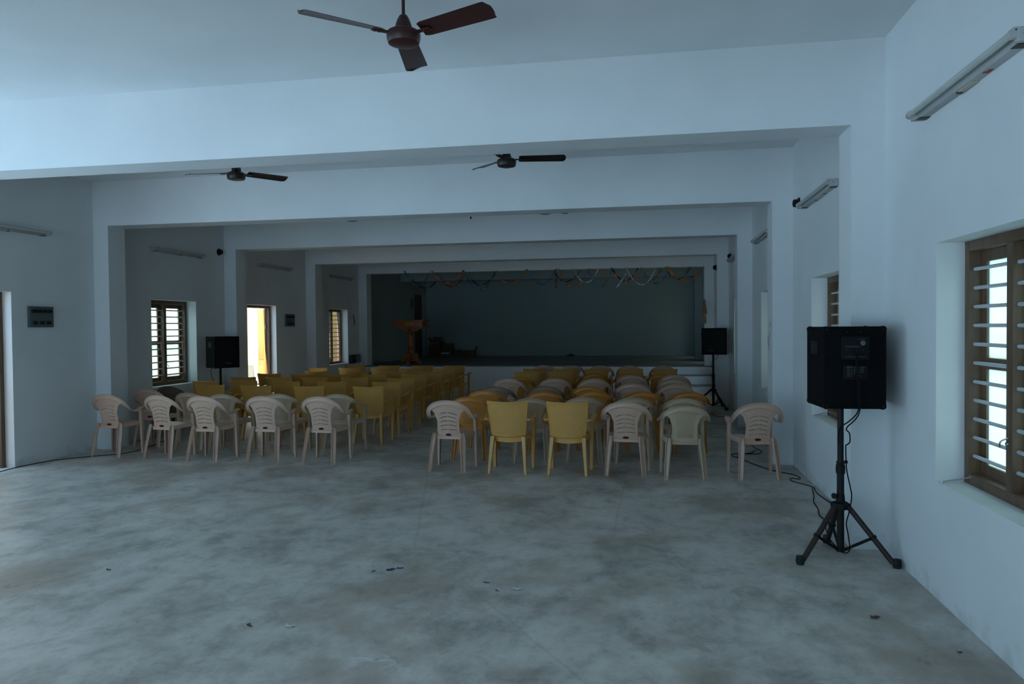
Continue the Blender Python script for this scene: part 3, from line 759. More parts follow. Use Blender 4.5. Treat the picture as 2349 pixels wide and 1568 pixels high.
# ------------------------------------------------------------------ switchboards
def board(y0, y1, z0, z1, top, bot, label):
    r = thing('switchboard', label, 'switchboard', (XL, (y0 + y1) / 2, (z0 + z1) / 2), 0, None)
    h = (y1 - y0) / 2; v = (z1 - z0) / 2
    MB().box(0, 0.035, -h, h, -v, v, 0.004).build('board', 'board', r)
    for row, (n, zz) in enumerate(((top, v * 0.55), (bot, -v * 0.58))):
        for k in range(n):
            yc = (-1 + (2 * k + 1) / n) * h * (0.90 if n > 3 else 0.86)
            w = h * 0.80 / max(n, 4)
            o = MB().box(0.034, 0.042, yc - w, yc + w, zz - 0.024, zz + 0.024, 0.002).build('switch_plate', 'switch', r)
            for q in (-0.5, 0.05, 0.55): MB().box(0.042, 0.047, yc + q * w - w * 0.18, yc + q * w + w * 0.18, zz - 0.014, zz + 0.014, 0.002).build('switch', 'black', o)
board(7.607, 7.968, 1.645, 1.897, 4, 3, 'grey switchboard with two rows of switches beside the nearest left door')
board(14.01, 14.383, 1.648, 1.90, 5, 3, 'grey switchboard beside the open door by the far chairs')
r = thing('distribution_box', 'dark box with a tiny red lamp below the small far window', 'electrical box', (XL, 17.475, 0.818))
MB().box(0, 0.07, -0.135, 0.135, -0.108, 0.108, 0.006).build('box_body', 'switch', r)
MB().box(0.07, 0.078, -0.10, 0.10, -0.085, -0.01, 0.002).build('box_cover', 'black', r); MB().cyl((0.07, -0.05, 0.05), (0.078, -0.05, 0.05), 0.009, n=10).build('red_lamp', 'led', r)
r = thing('socket_box', 'blue-grey box beside the dark box near the stage corner', 'electrical box', (XL, 17.815, 0.82))
MB().box(0, 0.06, -0.115, 0.115, -0.108, 0.108, 0.006).build('box_body', 'boardblue', r); MB().box(0.06, 0.066, -0.085, 0.085, -0.08, 0.08, 0.003).build('box_cover', 'boardblue', r)
r = thing('stage_switch_panel', 'small bluish switch panel on the left stage wall beside the door', 'switchboard', (XL, 22.38, 2.35))
MB().box(0, 0.03, -0.09, 0.09, -0.17, 0.17, 0.004).build('board', 'boardblue', r)
for zz in (-0.1, -0.03, 0.04, 0.11): MB().box(0.03, 0.036, -0.05, 0.05, zz - 0.022, zz + 0.022, 0.002).build('switch', 'switch', r)

# ------------------------------------------------------------------ loudspeakers on tripods
def cabinet(r, wf, wb, dp, h, back=False):
    """tapered cabinet, front at +Y"""
    bm = bmesh.new()
    vs = [bm.verts.new(p) for p in ((-wb / 2, -dp / 2, 0), (wb / 2, -dp / 2, 0), (wf / 2, dp / 2, 0), (-wf / 2, dp / 2, 0), (-wb / 2, -dp / 2, h), (wb / 2, -dp / 2, h), (wf / 2, dp / 2, h), (-wf / 2, dp / 2, h))]
    for f in ((0, 3, 2, 1), (4, 5, 6, 7), (0, 1, 5, 4), (1, 2, 6, 5), (2, 3, 7, 6), (3, 0, 4, 7)): bm.faces.new([vs[i] for i in f])
    bmesh.ops.bevel(bm, geom=bm.edges[:], offset=0.010, segments=3, affect='EDGES', profile=0.6)
    MB().addbm(bm).build('cabinet', 'carpet', r)
    MB().box(-wf / 2 + 0.02, wf / 2 - 0.02, dp / 2, dp / 2 + 0.014, 0.02, h - 0.02, 0.006).build('grille', 'grille', r)
    for sx in (-1, 1):
        for sy, w in ((-1, wb), (1, wf)):
            for z0 in (0, h):
                c = MB(); x = sx * w / 2; y = sy * dp / 2
                bm = bmesh.new(); bmesh.ops.create_cube(bm, size=1)
                for v in bm.verts: v.co = V((x - sx * 0.018 + v.co.x * 0.042, y - sy * 0.018 + v.co.y * 0.042, (0.018 if z0 == 0 else h - 0.018) + v.co.z * 0.042))
                bmesh.ops.bevel(bm, geom=bm.edges[:], offset=0.012, segments=3, affect='EDGES')
                c.addbm(bm).build('corner_protector', 'corner', r)
    for sx in (-1, 1):
        xm = sx * (wf + wb) / 4; a = math.atan2((wf - wb) / 2, dp) * sx
        hd = MB().box(-0.006, 0.006, -0.075, 0.075, -0.045, 0.045, 0.003)
        o = hd.build('side_handle', 'black', r); o.location = (xm + sx * 0.002, 0.0, h * 0.74); o.rotation_euler = (0, 0, -a)
        g = MB().box(-0.004, 0.010 if sx > 0 else 0.004, -0.06, 0.06, -0.006, 0.006, 0.003)
        o2 = g.build('grip', 'corner', o)
        o2.location = (sx * 0.004, 0, 0.03)
    if not back:
        me = text_mesh('MEGA', 0.038); me.materials.append(M['logo'])
        lg = bpy.data.objects.new('badge_lettering', me); COL.objects.link(lg); lg.parent = r
        lg.location = (-0.01, dp / 2 + 0.0145, 0.065); lg.rotation_euler = (PI / 2, 0, PI)
    else:
        y = -dp / 2
        pn = MB().box(-0.088, 0.088, y - 0.006, y, h * 0.60, h * 0.88, 0.004).build('control_panel', 'plate', r)
        for x, z in ((-0.03, 0.70), (0.005, 0.70)):
            MB().cyl((x, y - 0.018, h * z), (x, y - 0.006, h * z), 0.011, n=14).build('knob', 'corner', pn)
        MB().lathe([(0.008, y - 0.012), (0.016, y - 0.012), (0.016, y - 0.006), (0.008, y - 0.006)], c=(0.045, 0, h * 0.80), axis='Y', n=16).build('jack', 'logo', pn)
        pr = MB()
        for x0, x1, z in ((-0.062, 0.02, 0.762), (-0.062, 0.035, 0.752), (0.02, 0.06, 0.842), (-0.05, -0.043, 0.715), (0.04, 0.05, 0.716), (-0.04, -0.03, 0.655), (0.0, 0.013, 0.656), (-0.062, 0.062, 0.632)):
            pr.box(x0, x1, y - 0.0068, y - 0.0058, h * z, h * z + 0.0022)
        pr.build('panel_print', 'printw', pn, 0)
        pl = MB().box(-0.075, 0.080, y - 0.003, y, h * 0.36, h * 0.53, 0.002).build('rating_plate', 'plate', r)
        pr = MB(); random.seed(3)
        for k in range(6):
            z = h * 0.505 - k * 0.0115
            for x0, x1 in ((-0.05, -0.032), (-0.026, -0.018), (-0.010, 0.006 - 0.002 * k), (0.012, 0.02), (0.026, 0.060 - 0.004 * k)):
                if k < 4 or random.random() < 0.6: pr.box(x0, x1, y - 0.0038, y - 0.0028, z, z + (0.006 if k == 0 and x1 < 0 else 0.0028))
        pr.build('plate_print', 'printw', pl, 0)
        # carrying lip on the rear right
        MB().box(-0.05, -0.045, y - 0.004, y, h * 0.93, h * 0.94).box(0.03, 0.035, y - 0.004, y, h * 0.93, h * 0.94).build('screw', 'logo', r, 0)
def stand(x, y, top, rz, label, hub=0.37, rad=0.32, collars=(0.61,)):
    r = thing('speaker_stand', label, 'stand', (x, y, 0), rz, 'tripod speaker stands')
    MB().cyl((0, 0, 0.05), (0, 0, collars[0]), 0.0235, n=16).build('lower_tube', 'stand', r)
    MB().cyl((0, 0, collars[0]), (0, 0, top - 0.004), 0.0205, n=16).build('upper_tube', 'stand', r)
    cl = MB().lathe([(0.020, -0.03), (0.029, -0.03), (0.031, 0.0), (0.029, 0.03), (0.020, 0.03)], c=(0, 0, collars[0]), n=18).lathe([(0.020, 0.036), (0.027, 0.036), (0.027, 0.052), (0.020, 0.052)], c=(0, 0, collars[0]), n=18).build('collar', 'black', r)
    MB().cyl((-0.02, 0, collars[0] + 0.044), (-0.05, 0, collars[0] + 0.044), 0.006, n=8).cyl((-0.045, 0, collars[0] + 0.044), (-0.053, 0, collars[0] + 0.044), 0.013, n=10).build('knob', 'black', cl)
    MB().cyl((0.02, 0, 0.43), (0.052, 0, 0.43), 0.007, n=8).lathe([(0.004, 0.05), (0.02, 0.052), (0.02, 0.062), (0.004, 0.064)], c=(0, 0, 0.43), axis='X', n=12).build('knob', 'black', r)
    hb = MB(); hb.lathe([(0.022, hub - 0.03), (0.062, hub - 0.03), (0.066, hub - 0.012), (0.062, hub + 0.008), (0.03, hub + 0.02), (0.026, hub + 0.07), (0.022, hub + 0.07)], n=6).build('hub', 'black', r)
    MB().lathe([(0.021, 0.046), (0.028, 0.046), (0.028, 0.075), (0.021, 0.075)], n=14).build('brace_ring', 'black', r)
    for k in range(3):
        a = 2 * PI * k / 3; d = V((math.cos(a), math.sin(a), 0))
        p0 = d * 0.050 + V((0, 0, hub - 0.012)); p1 = d * (rad - 0.02) + V((0, 0, 0.028))
        lg = MB().cyl(p0, p1, 0.0185, n=14).build('leg', 'standleg', r)
        e = (p1 - p0).normalized()
        MB().lathe([(0.001, 0.0), (0.024, 0.0), (0.029, 0.02), (0.026, 0.055), (0.001, 0.057)], n=14).build('rubber_foot', 'rubber', lg)
        ft = lg.children[0] if lg.children else None
        if ft: ft.location = d * (rad + 0.004) + V((0, 0, 0.0)); 
        q = p0.lerp(p1, 0.56)
        MB().cyl(d * 0.025 + V((0, 0, 0.060)), q, 0.010, n=8).build('brace', 'stand', r)
        bc = MB().lathe([(0.0185, -0.010), (0.025, -0.008), (0.025, 0.008), (0.0185, 0.010)], n=12).build('brace_clip', 'black', r)
        bc.location = q; bc.rotation_euler = V((0, 0, 1)).rotation_difference(e).to_euler()
    return r
NS = (1.322, 5.285)
stand(NS[0], NS[1], 1.043, math.radians(211.5), 'black tripod stand of the loudspeaker nearest the camera', rad=0.345)
r = thing('loudspeaker', 'big black loudspeaker seen from behind, standing before the first right pillar', 'loudspeaker', (1.352, 5.275, 1.043), math.radians(1.5), 'black loudspeakers')
cabinet(r, 0.405, 0.385, 0.41, 0.537, back=True)
tag(MB().tube(catmull([(1.36, 5.06, 1.42), (1.358, 5.045, 1.36), (1.37, 5.05, 1.15), (1.375, 5.07, 1.03), (1.35, 5.18, 0.95), (1.315, 5.252, 0.90), (1.300, 5.255, 0.84), (1.30, 5.25, 0.78)], 8), 0.0042).tube(catmull([(1.366, 5.06, 1.42), (1.372, 5.045, 1.30), (1.382, 5.06, 1.03), (1.345, 5.22, 0.90), (1.37, 5.25, 0.86), (1.372, 5.25, 0.80), (1.348, 5.262, 0.775)], 8), 0.0042)
    .tube(catmull([(1.348, 5.258, 0.775), (1.352, 5.252, 0.62), (1.372, 5.24, 0.50), (1.380, 5.235, 0.43), (1.36, 5.22, 0.33), (1.348, 5.24, 0.25), (1.362, 5.24, 0.16), (1.372, 5.26, 0.06), (1.36, 5.40, 0.006), (1.35, 5.66, 0.006)], 8), 0.0042).build('speaker_cable', 'cable'),
    'black cables hanging from the nearest loudspeaker down its stand', 'cable')
LS = (-6.915, 11.10)
stand(LS[0] - 0.0, LS[1], 0.965, math.radians(30), 'black tripod stand under the left wall loudspeaker, mostly behind yellow chairs', rad=0.25)
r = thing('loudspeaker', 'black loudspeaker by the left wall between barred window and open door', 'loudspeaker', (LS[0] + 0.03, LS[1], 0.965), math.radians(-123), 'black loudspeakers')
cabinet(r, 0.42, 0.36, 0.40, 0.515)
tag(MB().tube(catmull([(-6.95, 10.92, 0.98), (-6.97, 10.91, 0.90), (-6.955, 10.96, 0.75), (-6.94, 11.03, 0.60), (-6.93, 11.075, 0.55)], 8), 0.004).build('speaker_cable', 'cable'), 'thin black cable hanging below the left wall loudspeaker', 'cable')
RS = (1.322, 14.45)
stand(RS[0], RS[1], 1.037, math.radians(60), 'black tripod stand of the loudspeaker near the stage steps', rad=0.42, hub=0.36)
r = thing('loudspeaker', 'black loudspeaker near the stage steps, its front facing the camera', 'loudspeaker', (1.322, 14.44, 1.037), math.radians(180), 'black loudspeakers')
cabinet(r, 0.46, 0.38, 0.40, 0.50)
for k in [k for k in r.children if k.name.startswith('badge_lettering')]: k.location.x = 0.06
tag(MB().tube(catmull([(1.39, 14.26, 1.04), (1.38, 14.26, 0.98), (1.33, 14.40, 0.93), (1.29, 14.42, 0.88), (1.285, 14.42, 0.80), (1.31, 14.425, 0.76), (1.345, 14.43, 0.60), (1.35, 14.40, 0.30)], 8), 0.004).build('speaker_cable', 'cable'), 'thin black cable looping under the loudspeaker near the stage steps', 'cable')

# cables along the floor
def floor_cable(lists, label, r=0.0045):
    m = MB()
    for l in lists: m.tube(catmull([(x, y, r + 0.001) for x, y in l], 7), r, 6)
    return tag(m.build('floor_cable', 'cable'), label, 'cable')
floor_cable([[(1.35, 5.66), (1.39, 5.98), (1.45, 6.25), (1.44, 6.41), (1.48, 6.64), (1.5, 6.9), (1.54, 7.07), (1.57, 7.22), (1.61, 7.46)],
             [(1.63, 6.55), (1.64, 6.85), (1.62, 7.08), (1.61, 7.28), (1.63, 7.50), (1.59, 7.62), (1.5, 7.75), (1.48, 7.85), (1.51, 7.94), (1.57, 7.9), (1.60, 7.98), (1.57, 8.11), (1.49, 8.21), (1.38, 8.34), (1.24, 8.68), (1.16, 8.94), (1.14, 9.03), (1.06, 9.19), (1.1, 9.35), (1.3, 9.41), (1.39, 9.64)]],
            'black cable winding along the floor beside the right wall')
floor_cable([[(1.11, 9.10), (1.18, 9.33), (1.40, 9.39), (1.46, 9.59), (1.42, 9.82), (1.41, 10.17)]], 'loose loop of black cable under the chair by the right wall')
floor_cable([[(1.22, 13.6), (1.24, 13.21), (1.38, 13.04), (1.50, 12.64)]], 'short black cable on the floor before the far right loudspeaker')
floor_cable([[(-7.20, 6.95), (-7.21, 7.13), (-7.235, 7.39), (-7.17, 7.79), (-7.02, 8.02), (-6.88, 8.16), (-6.63, 8.41), (-6.62, 8.79), (-6.8, 9.49)]], 'black cable running along the floor from the nearest left door')

# ------------------------------------------------------------------ stage furniture
r = thing('lectern', 'carved reddish wooden lectern standing at the left of the stage', 'lectern', (-6.195, 19.03, ZS))
MB().box(-0.44, 0.44, -0.30, 0.30, 1.135, 1.165, 0.006).box(-0.455, 0.455, -0.315, 0.315, 1.165, 1.178, 0.004).build('top', 'lect', r)
MB().box(-0.40, 0.40, -0.26, 0.26, 1.015, 1.135, 0.004).box(-0.43, 0.43, -0.285, 0.285, 0.995, 1.018, 0.005).build('top_box', 'lect', r)
cp = MB().box(-0.07, 0.20, -0.268, -0.258, 1.03, 1.122, 0.003)
for k in range(5):
    x = -0.03 + k * 0.045
    cp.lathe([(0.001, -0.281), (0.012, -0.276), (0.02, -0.266), (0.001, -0.262)], c=(x, 0, 1.076 + 0.016 * (-1) ** k), axis='Y', n=12)
    cp.tube(catmull([(x - 0.02, -0.271, 1.05), (x, -0.274, 1.07), (x + 0.02, -0.271, 1.10)], 4), 0.005, 6)
cp.build('carved_panel', 'carve', r)
for sx in (-1, 1):
    pts = [(0.03, 0.995), (0.36, 0.995), (0.355, 0.96), (0.32, 0.925), (0.27, 0.935), (0.235, 0.925), (0.22, 0.885), (0.17, 0.868), (0.12, 0.875), (0.08, 0.845), (0.03, 0.84)]
    b = MB(); n = len(pts)
    b.add([(sx * x, y, z) for y in (-0.04, 0.04) for x, z in pts], [list(range(n)), list(range(n, 2 * n))] + [[i, (i + 1) % n, n + (i + 1) % n, n + i] for i in range(n)])
    b.build('bracket', 'lect', r, 30)
b = MB()
pts = [(0.03, 0.995), (0.24, 0.995), (0.23, 0.95), (0.16, 0.93), (0.10, 0.87), (0.03, 0.84)]
n = len(pts)
for sy in (-1, 1):
    b.add([(x, sy * y, z) for x in (-0.04, 0.04) for y, z in pts], [list(range(n)), list(range(n, 2 * n))] + [[i, (i + 1) % n, n + (i + 1) % n, n + i] for i in range(n)])
b.build('bracket', 'lect', r, 30)
MB().lathe([(0.002, 0.25), (0.095, 0.25), (0.075, 0.30), (0.062, 0.36), (0.070, 0.40), (0.080, 0.415), (0.070, 0.43), (0.082, 0.445), (0.07, 0.46), (0.078, 0.52), (0.080, 0.60), (0.068, 0.70), (0.062, 0.765), (0.078, 0.775), (0.066, 0.79), (0.080, 0.805), (0.066, 0.82), (0.085, 0.85), (0.085, 0.90), (0.002, 0.90)]).build('column', 'lect', r)
for k in range(4):
    a = PI / 2 * k
    pts = [(0.03, 0.27), (0.09, 0.27), (0.15, 0.285), (0.20, 0.25), (0.205, 0.20), (0.18, 0.165), (0.215, 0.12), (0.28, 0.07), (0.305, 0.0), (0.21, 0.0), (0.17, 0.045), (0.10, 0.07), (0.03, 0.06)]
    n = len(pts); b = MB()
    b.add([(x, y, z) for y in (-0.045, 0.045) for x, z in pts], [list(range(n)), list(range(n, 2 * n))] + [[i, (i + 1) % n, n + (i + 1) % n, n + i] for i in range(n)])
    o = b.build('foot', 'lect', r, 30); o.rotation_euler = (0, 0, a)

def carton(x, y, z, w, d, h, rz, label, mat='card', flaps=(), tilt=(0, 0), label_strip=False):
    r = thing('cardboard_box', label, 'box', (x, y, z), rz, 'cardboard boxes on the stage')
    r.rotation_euler = (tilt[0], tilt[1], rz)
    t = 0.006; m = MB()
    m.box(-w / 2, w / 2, -d / 2, d / 2, 0, t).box(-w / 2, -w / 2 + t, -d / 2, d / 2, t, h).box(w / 2 - t, w / 2, -d / 2, d / 2, t, h)
    m.box(-w / 2 + t, w / 2 - t, -d / 2, -d / 2 + t, t, h).box(-w / 2 + t, w / 2 - t, d / 2 - t, d / 2, t, h)
    if not flaps: m.box(-w / 2 + t, w / 2 - t, -d / 2 + t, d / 2 - t, h - t, h)
    m.build('carton', mat, r, 0)
    for f in flaps:
        L_ = w / 2 if f[0] == 'x' else d / 2
        fl = MB()
        if f[0] == 'x': fl.box(0, 0.14, -d / 2, d / 2, 0, 0.005)
        else: fl.box(-w / 2, w / 2, 0, 0.14, 0, 0.005)
        o = fl.build('flap', mat, r, 0)
        sg = f[1]; an = math.radians(f[2])
        if f[0] == 'x': o.location = (sg * w / 2, 0, h); o.rotation_euler = (0, -an if sg > 0 else an + PI, 0)
        else: o.location = (0, sg * d / 2, h); o.rotation_euler = (an if sg > 0 else PI - an, 0, 0)
    if label_strip:
        MB().box(-w * 0.40, w * 0.36, -d / 2 - 0.002, -d / 2, h * 0.52, h * 0.78).build('white_label', 'paper', r, 0)
carton(-6.80, 23.55, ZS, 0.42, 0.36, 0.36, 0.05, 'dark cardboard box at the foot of the pile by the stage corner', 'cardd')
carton(-6.79, 23.56, ZS + 0.362, 0.34, 0.30, 0.15, -0.06, 'open cardboard box with raised flaps on top of the pile', 'card', [('x', -1, 55), ('x', 1, -35), ('y', 1, 70)])
carton(-6.39, 23.58, ZS, 0.34, 0.34, 0.30, 0.0, 'cardboard box beside the pile, with another box on it', 'cardd')
carton(-6.355, 23.58, ZS + 0.303, 0.28, 0.28, 0.13, 0.10, 'low cardboard box lying on the middle box of the pile', 'card')
carton(-6.33, 23.20, ZS, 0.36, 0.26, 0.19, -0.04, 'cardboard box with a white label strip at the front of the pile', 'card', label_strip=True)
carton(-6.02, 23.50, ZS, 0.20, 0.24, 0.21, 0.25, 'small upright cardboard box at the right end of the pile', 'cardd')
carton(-5.66, 23.55, ZS, 0.40, 0.30, 0.20, 0.0, 'low brown box standing alone right of the cardboard pile', 'card', [('x', 1, 60)])
r = thing('broom', 'broom with a thin stick leaning on the back stage wall beside the boxes', 'broom', (-6.98, 23.84, ZS))
MB().cyl((0.0, -0.05, 0.16), (-0.12, 0.195, 0.92), 0.011, n=10).build('stick', 'steel', r)
MB().loft([[V((a * w, b * 0.03, z)) for a, b in ((-1, -1), (1, -1), (1, 1), (-1, 1))] for w, z in ((0.10, 0.0), (0.075, 0.12), (0.025, 0.18))]).build('brush', 'cloth', r).location = (0, -0.06, 0)
hp = MB().grid(lambda u, v: V(((u - 0.5) * 0.30, (v - 0.5) * 0.2, 0.003 + 0.065 * max(0, 1 - (2 * u - 1) ** 2) * max(0, 1 - (2 * v - 1) ** 2) * (0.8 + 0.3 * math.sin(9 * u + 5 * v)))), 14, 10, 0.003)
tag(hp.build('dark_cloth', 'cloth', loc=(-2.33, 23.86, ZS)), 'small dark heap of cloth on the stage against the back wall', 'cloth')

# ------------------------------------------------------------------ streamers over the stage
YG = 17.965
def streamer(P, mat, label, w=0.030, drop=False, dy=0.0):
    m = MB(); n = 40; vs = []; fs = []
    if len(P) == 3:
        (x0, z0), (x1, z1), (x2, z2) = P
        def at(t):
            # catenary-like curve through the three points
            x = x0 + (x2 - x0) * t
            tm = (x1 - x0) / (x2 - x0) if x2 != x0 else 0.5
            lin = z0 + (z2 - z0) * t; sag = (z0 + (z2 - z0) * tm) - z1
            q = t / tm * 0.5 if t < tm else 0.5 + (t - tm) / (1 - tm) * 0.5
            return x, lin - sag * (1 - (2 * q - 1) ** 2)
    else:
        def at(t): return P[0][0] + (P[1][0] - P[0][0]) * t, P[0][1] + (P[1][1] - P[0][1]) * t
    pts = [V((at(k / n)[0], 0, at(k / n)[1])) for k in range(n + 1)]
    rings = []
    ph = random.random() * 6
    for k, p in enumerate(pts):
        d = (pts[min(k + 1, n)] - pts[max(k - 1, 0)]).normalized()
        a = ph + k * 0.22
        side = V((0, 1, 0)).cross(d)
        u = side * math.cos(a) + V((0, 1, 0)) * math.sin(a)
        v = d.cross(u)
        yy = YG - 0.02 - dy
        c = V((p.x, yy, p.z))
        rings.append([c + u * w + v * 0.0012, c - u * w + v * 0.0012, c - u * w - v * 0.0012, c + u * w - v * 0.0012])
    m.loft(rings)
    return tag(m.build('streamer', mat, smooth=60), label, 'streamer', 'streamers over the stage')
SL = [([(-5.99, 3.05), (-5.66, 2.67), (-5.30, 3.03)], 'r_blue', 'blue foil streamer at the left end above the lectern'),
      ([(-5.78, 2.83), (-5.41, 2.60), (-5.09, 2.84)], 'r_black', 'black foil streamer hanging lowest near the left end, right of the lectern'),
      ([(-5.25, 3.03), (-4.85, 2.71), (-4.44, 3.02)], 'r_orange', 'leftmost orange foil streamer of the stage front'),
      ([(-5.03, 2.87), (-4.73, 2.62), (-4.42, 2.88)], 'r_red', 'dark red foil streamer crossing the leftmost orange one'),
      ([(-4.43, 3.03), (-4.01, 2.53), (-3.61, 2.97)], 'r_blue', 'deep blue streamer loop, second blue one from the left'),
      ([(-4.28, 2.92), (-3.99, 2.64), (-3.58, 2.97)], 'r_black', 'black foil streamer above the second blue loop from the left'),
      ([(-3.61, 3.00), (-3.26, 2.66), (-2.83, 3.01)], 'r_orange', 'orange foil streamer second from the left'),
      ([(-2.82, 3.02), (-2.45, 2.63), (-2.09, 3.02)], 'r_blue', 'blue streamer loop just left of the hanging red strip'),
      ([(-2.04, 3.01), (-1.65, 2.55), (-1.28, 3.0)], 'r_orange', 'orange foil streamer in the middle, right of the red strip'),
      ([(-2.15, 2.98), (-1.88, 2.69), (-1.51, 2.93)], 'r_black', 'black foil streamer starting at the red strip'),
      ([(-1.68, 3.01), (-1.35, 2.66), (-1.05, 3.0)], 'r_white', 'silver streamer crossing the middle orange loop'),
      ([(-1.3, 2.94), (-1.01, 2.54), (-0.72, 3.0)], 'r_blue', 'blue streamer loop left of the hanging orange strip'),
      ([(-0.89, 3.0), (-0.885, 2.53)], 'r_orange', 'straight orange strip hanging right of the stage middle'),
      ([(-2.1, 3.0), (-2.095, 2.54)], 'r_red', 'straight red strip hanging near the stage middle'),
      ([(-0.77, 3.01), (-0.37, 2.62), (-0.05, 2.93)], 'r_orange', 'orange foil streamer just right of the hanging orange strip'),
      ([(-0.72, 2.98), (-0.41, 2.69), (-0.11, 2.98)], 'r_navy', 'dark blue streamer above the orange loop right of middle'),
      ([(-0.4, 3.01), (-0.01, 2.58), (0.32, 3.0)], 'r_white', 'silver streamer loop in the right half of the stage front'),
      ([(-0.39, 2.86), (-0.56, 2.60), (-0.65, 2.51)], 'r_white', 'loose silver streamer end dangling in the right half'),
      ([(-0.03, 3.0), (0.29, 2.61), (0.59, 2.87)], 'r_blue', 'rightmost blue streamer loop'),
      ([(0.24, 2.69), (0.35, 2.80), (0.43, 2.98)], 'r_olive', 'short olive streamer end beside the rightmost blue loop'),
      ([(0.54, 3.0), (0.81, 2.69), (1.12, 2.98)], 'r_rust', 'rust brown streamer near the right end'),
      ([(0.6, 3.0), (1.01, 2.63), (1.425, 3.0)], 'r_orange', 'rightmost orange streamer reaching the right pillar')]
for i, (P, m_, lb) in enumerate(SL): streamer(P, m_, lb, 0.017 if 'r_white' in m_ or 'black' in m_ else 0.022, dy=0.012 * (i % 6))
r = thing('streamer_bundle', 'bunch of red and yellow-green streamers hanging on the right stage pillar', 'streamers', (1.435, 17.94, 2.20))
def strips(n, z0, z1, spread, seed):
    random.seed(seed); m = MB()
    for k in range(n):
        x = random.uniform(-spread, spread); y = random.uniform(-0.03, 0.0); pts = [(x * (0.3 + t), y, z0 + (z1 - z0) * t + random.uniform(-0.01, 0.01)) for t in (0, 0.3, 0.6, 1)]
        m.tube(catmull(pts, 4), 0.010, 5)
    return m
strips(8, 0.0, -0.34, 0.05, 1).build('red_strips', 'r_red', r); strips(8, -0.10, -0.57, 0.035, 2).build('yellow_green_strips', 'r_green', r)
MB().cyl((0, 0.0, 0.0), (0, 0.06, 0.0), 0.004, n=8).build('nail', 'steel', r)

# tape and scuffs left on the plaster
def mark(name, pts, X, mat, label, cat, w=0.012):
    m = MB(); s = 1 if X < -3 else -1
    P = catmull([(0, y, z) for y, z in pts], 5)
    rings = []
    for k, p in enumerate(P):
        d = (P[min(k + 1, len(P) - 1)] - P[max(k - 1, 0)]).normalized(); q = d.cross(V((1, 0, 0)))
        rings.append([p + q * w, p + q * w + V((s * 0.0015, 0, 0)), p - q * w + V((s * 0.0015, 0, 0)), p - q * w])
    m.loft(rings)
    return tag(m.build(name, mat, loc=(X, 0, 0)), label, cat)
mark('tape_remnant', [(17.62, 1.93), (17.66, 1.88), (17.70, 1.78), (17.72, 1.68)], XL, 'magenta', 'torn strip of magenta tape on the left wall beside the far window', 'tape', 0.03)
mark('tape_remnant', [(17.44, 1.90), (17.45, 1.83)], XL, 'magenta', 'tiny piece of magenta tape left of the torn strip', 'tape', 0.018)
mark('tape_remnant', [(17.80, 2.00), (17.81, 1.90)], XR, 'r_red', 'scrap of red tape on the right wall near the stage', 'tape', 0.02)
m = MB()
for pts in ([(8.80, 1.62), (8.84, 1.58), (8.86, 1.60)], [(8.86, 1.50), (8.90, 1.44), (8.93, 1.36), (8.90, 1.30)], [(8.98, 1.46), (8.99, 1.40), (8.97, 1.36)]):
    P = catmull([(0, y, z) for y, z in pts], 5)
    m.tube([(p.x - 0.0005, p.y, p.z) for p in P], 0.004, 5)
tag(m.build('pencil_scrawl', 'pencil', loc=(PR, 0, 0)), 'dark scribble on the inner face of the second right pillar', 'scribble')

# ------------------------------------------------------------------ litter on the floor
def scrap(x, y, sx, sy, rz, mat, label, cat, name, curl=0.012, seed=1):
    random.seed(seed)
    a, b, c = [random.uniform(0.6, 1.4) for _ in range(3)]; curl *= 0.45
    def f(u, v):
        s, t = 2 * u - 1, 2 * v - 1
        k = math.sqrt(max(0.02, 1 - 0.55 * t * t))
        return V((s * sx * k * (1 + 0.15 * math.sin(5 * v * a)), t * sy * (1 + 0.12 * math.sin(7 * u * b)), 0.003 + curl * (0.4 + 0.6 * math.sin(3 * u * c + 2 * v)) * abs(s * t) + curl * 0.3 * s * s))
    o = MB().grid(f, 8, 8, 0.0008).build(name, mat, None, 60, (x, y, 0.0)); o.rotation_euler = (0, 0, rz)
    return tag(o, label, cat)
scrap(-1.651, 4.585, 0.028, 0.016, 0.9, 'blue', 'larger dark blue scrap of a pair on the open floor', 'scrap', 'paper_scrap', 0.010, 1)
scrap(-1.598, 4.622, 0.024, 0.010, 0.3, 'blue', 'narrow dark blue scrap right of the larger blue scrap', 'scrap', 'paper_scrap', 0.008, 2)
scrap(-1.752, 4.54, 0.014, 0.008, 1.2, 'blue', 'tiny blue scrap left of the other blue scraps', 'scrap', 'paper_scrap', 0.006, 3)
scrap(-0.972, 4.442, 0.018, 0.007, 0.2, 'blue', 'thin bright blue scrap in front of the right chair block', 'scrap', 'paper_scrap', 0.006, 4)
scrap(-0.878, 4.311, 0.014, 0.006, -0.5, 'blue', 'smallest bright blue scrap, nearest the white scrap', 'scrap', 'paper_scrap', 0.006, 5)
scrap(-0.761, 4.355, 0.028, 0.016, 0.4, 'paper', 'crumpled white paper scrap on the open floor', 'scrap', 'paper_scrap', 0.022, 6)
scrap(-1.872, 3.62, 0.026, 0.014, 0.5, 'paper', 'curled white scrap on the floor left of centre', 'scrap', 'paper_scrap', 0.022, 7)
scrap(-2.83, 7.964, 0.030, 0.012, 0.1, 'paper', 'white paper scrap lying in the centre aisle', 'scrap', 'paper_scrap', 0.012, 8)
scrap(1.234, 4.23, 0.026, 0.016, 0.5, 'dryleaf', 'dry brown leaf on the floor before the right wall', 'leaf', 'dry_leaf', 0.018, 9)
scrap(-2.097, 3.598, 0.022, 0.009, -0.6, 'dryleaf', 'dry brown leaf on the floor left of centre', 'leaf', 'dry_leaf', 0.016, 10)
scrap(-3.52, 4.297, 0.015, 0.009, 0.3, 'dryleaf', 'small dry leaf on the floor toward the left', 'leaf', 'dry_leaf', 0.012, 11)
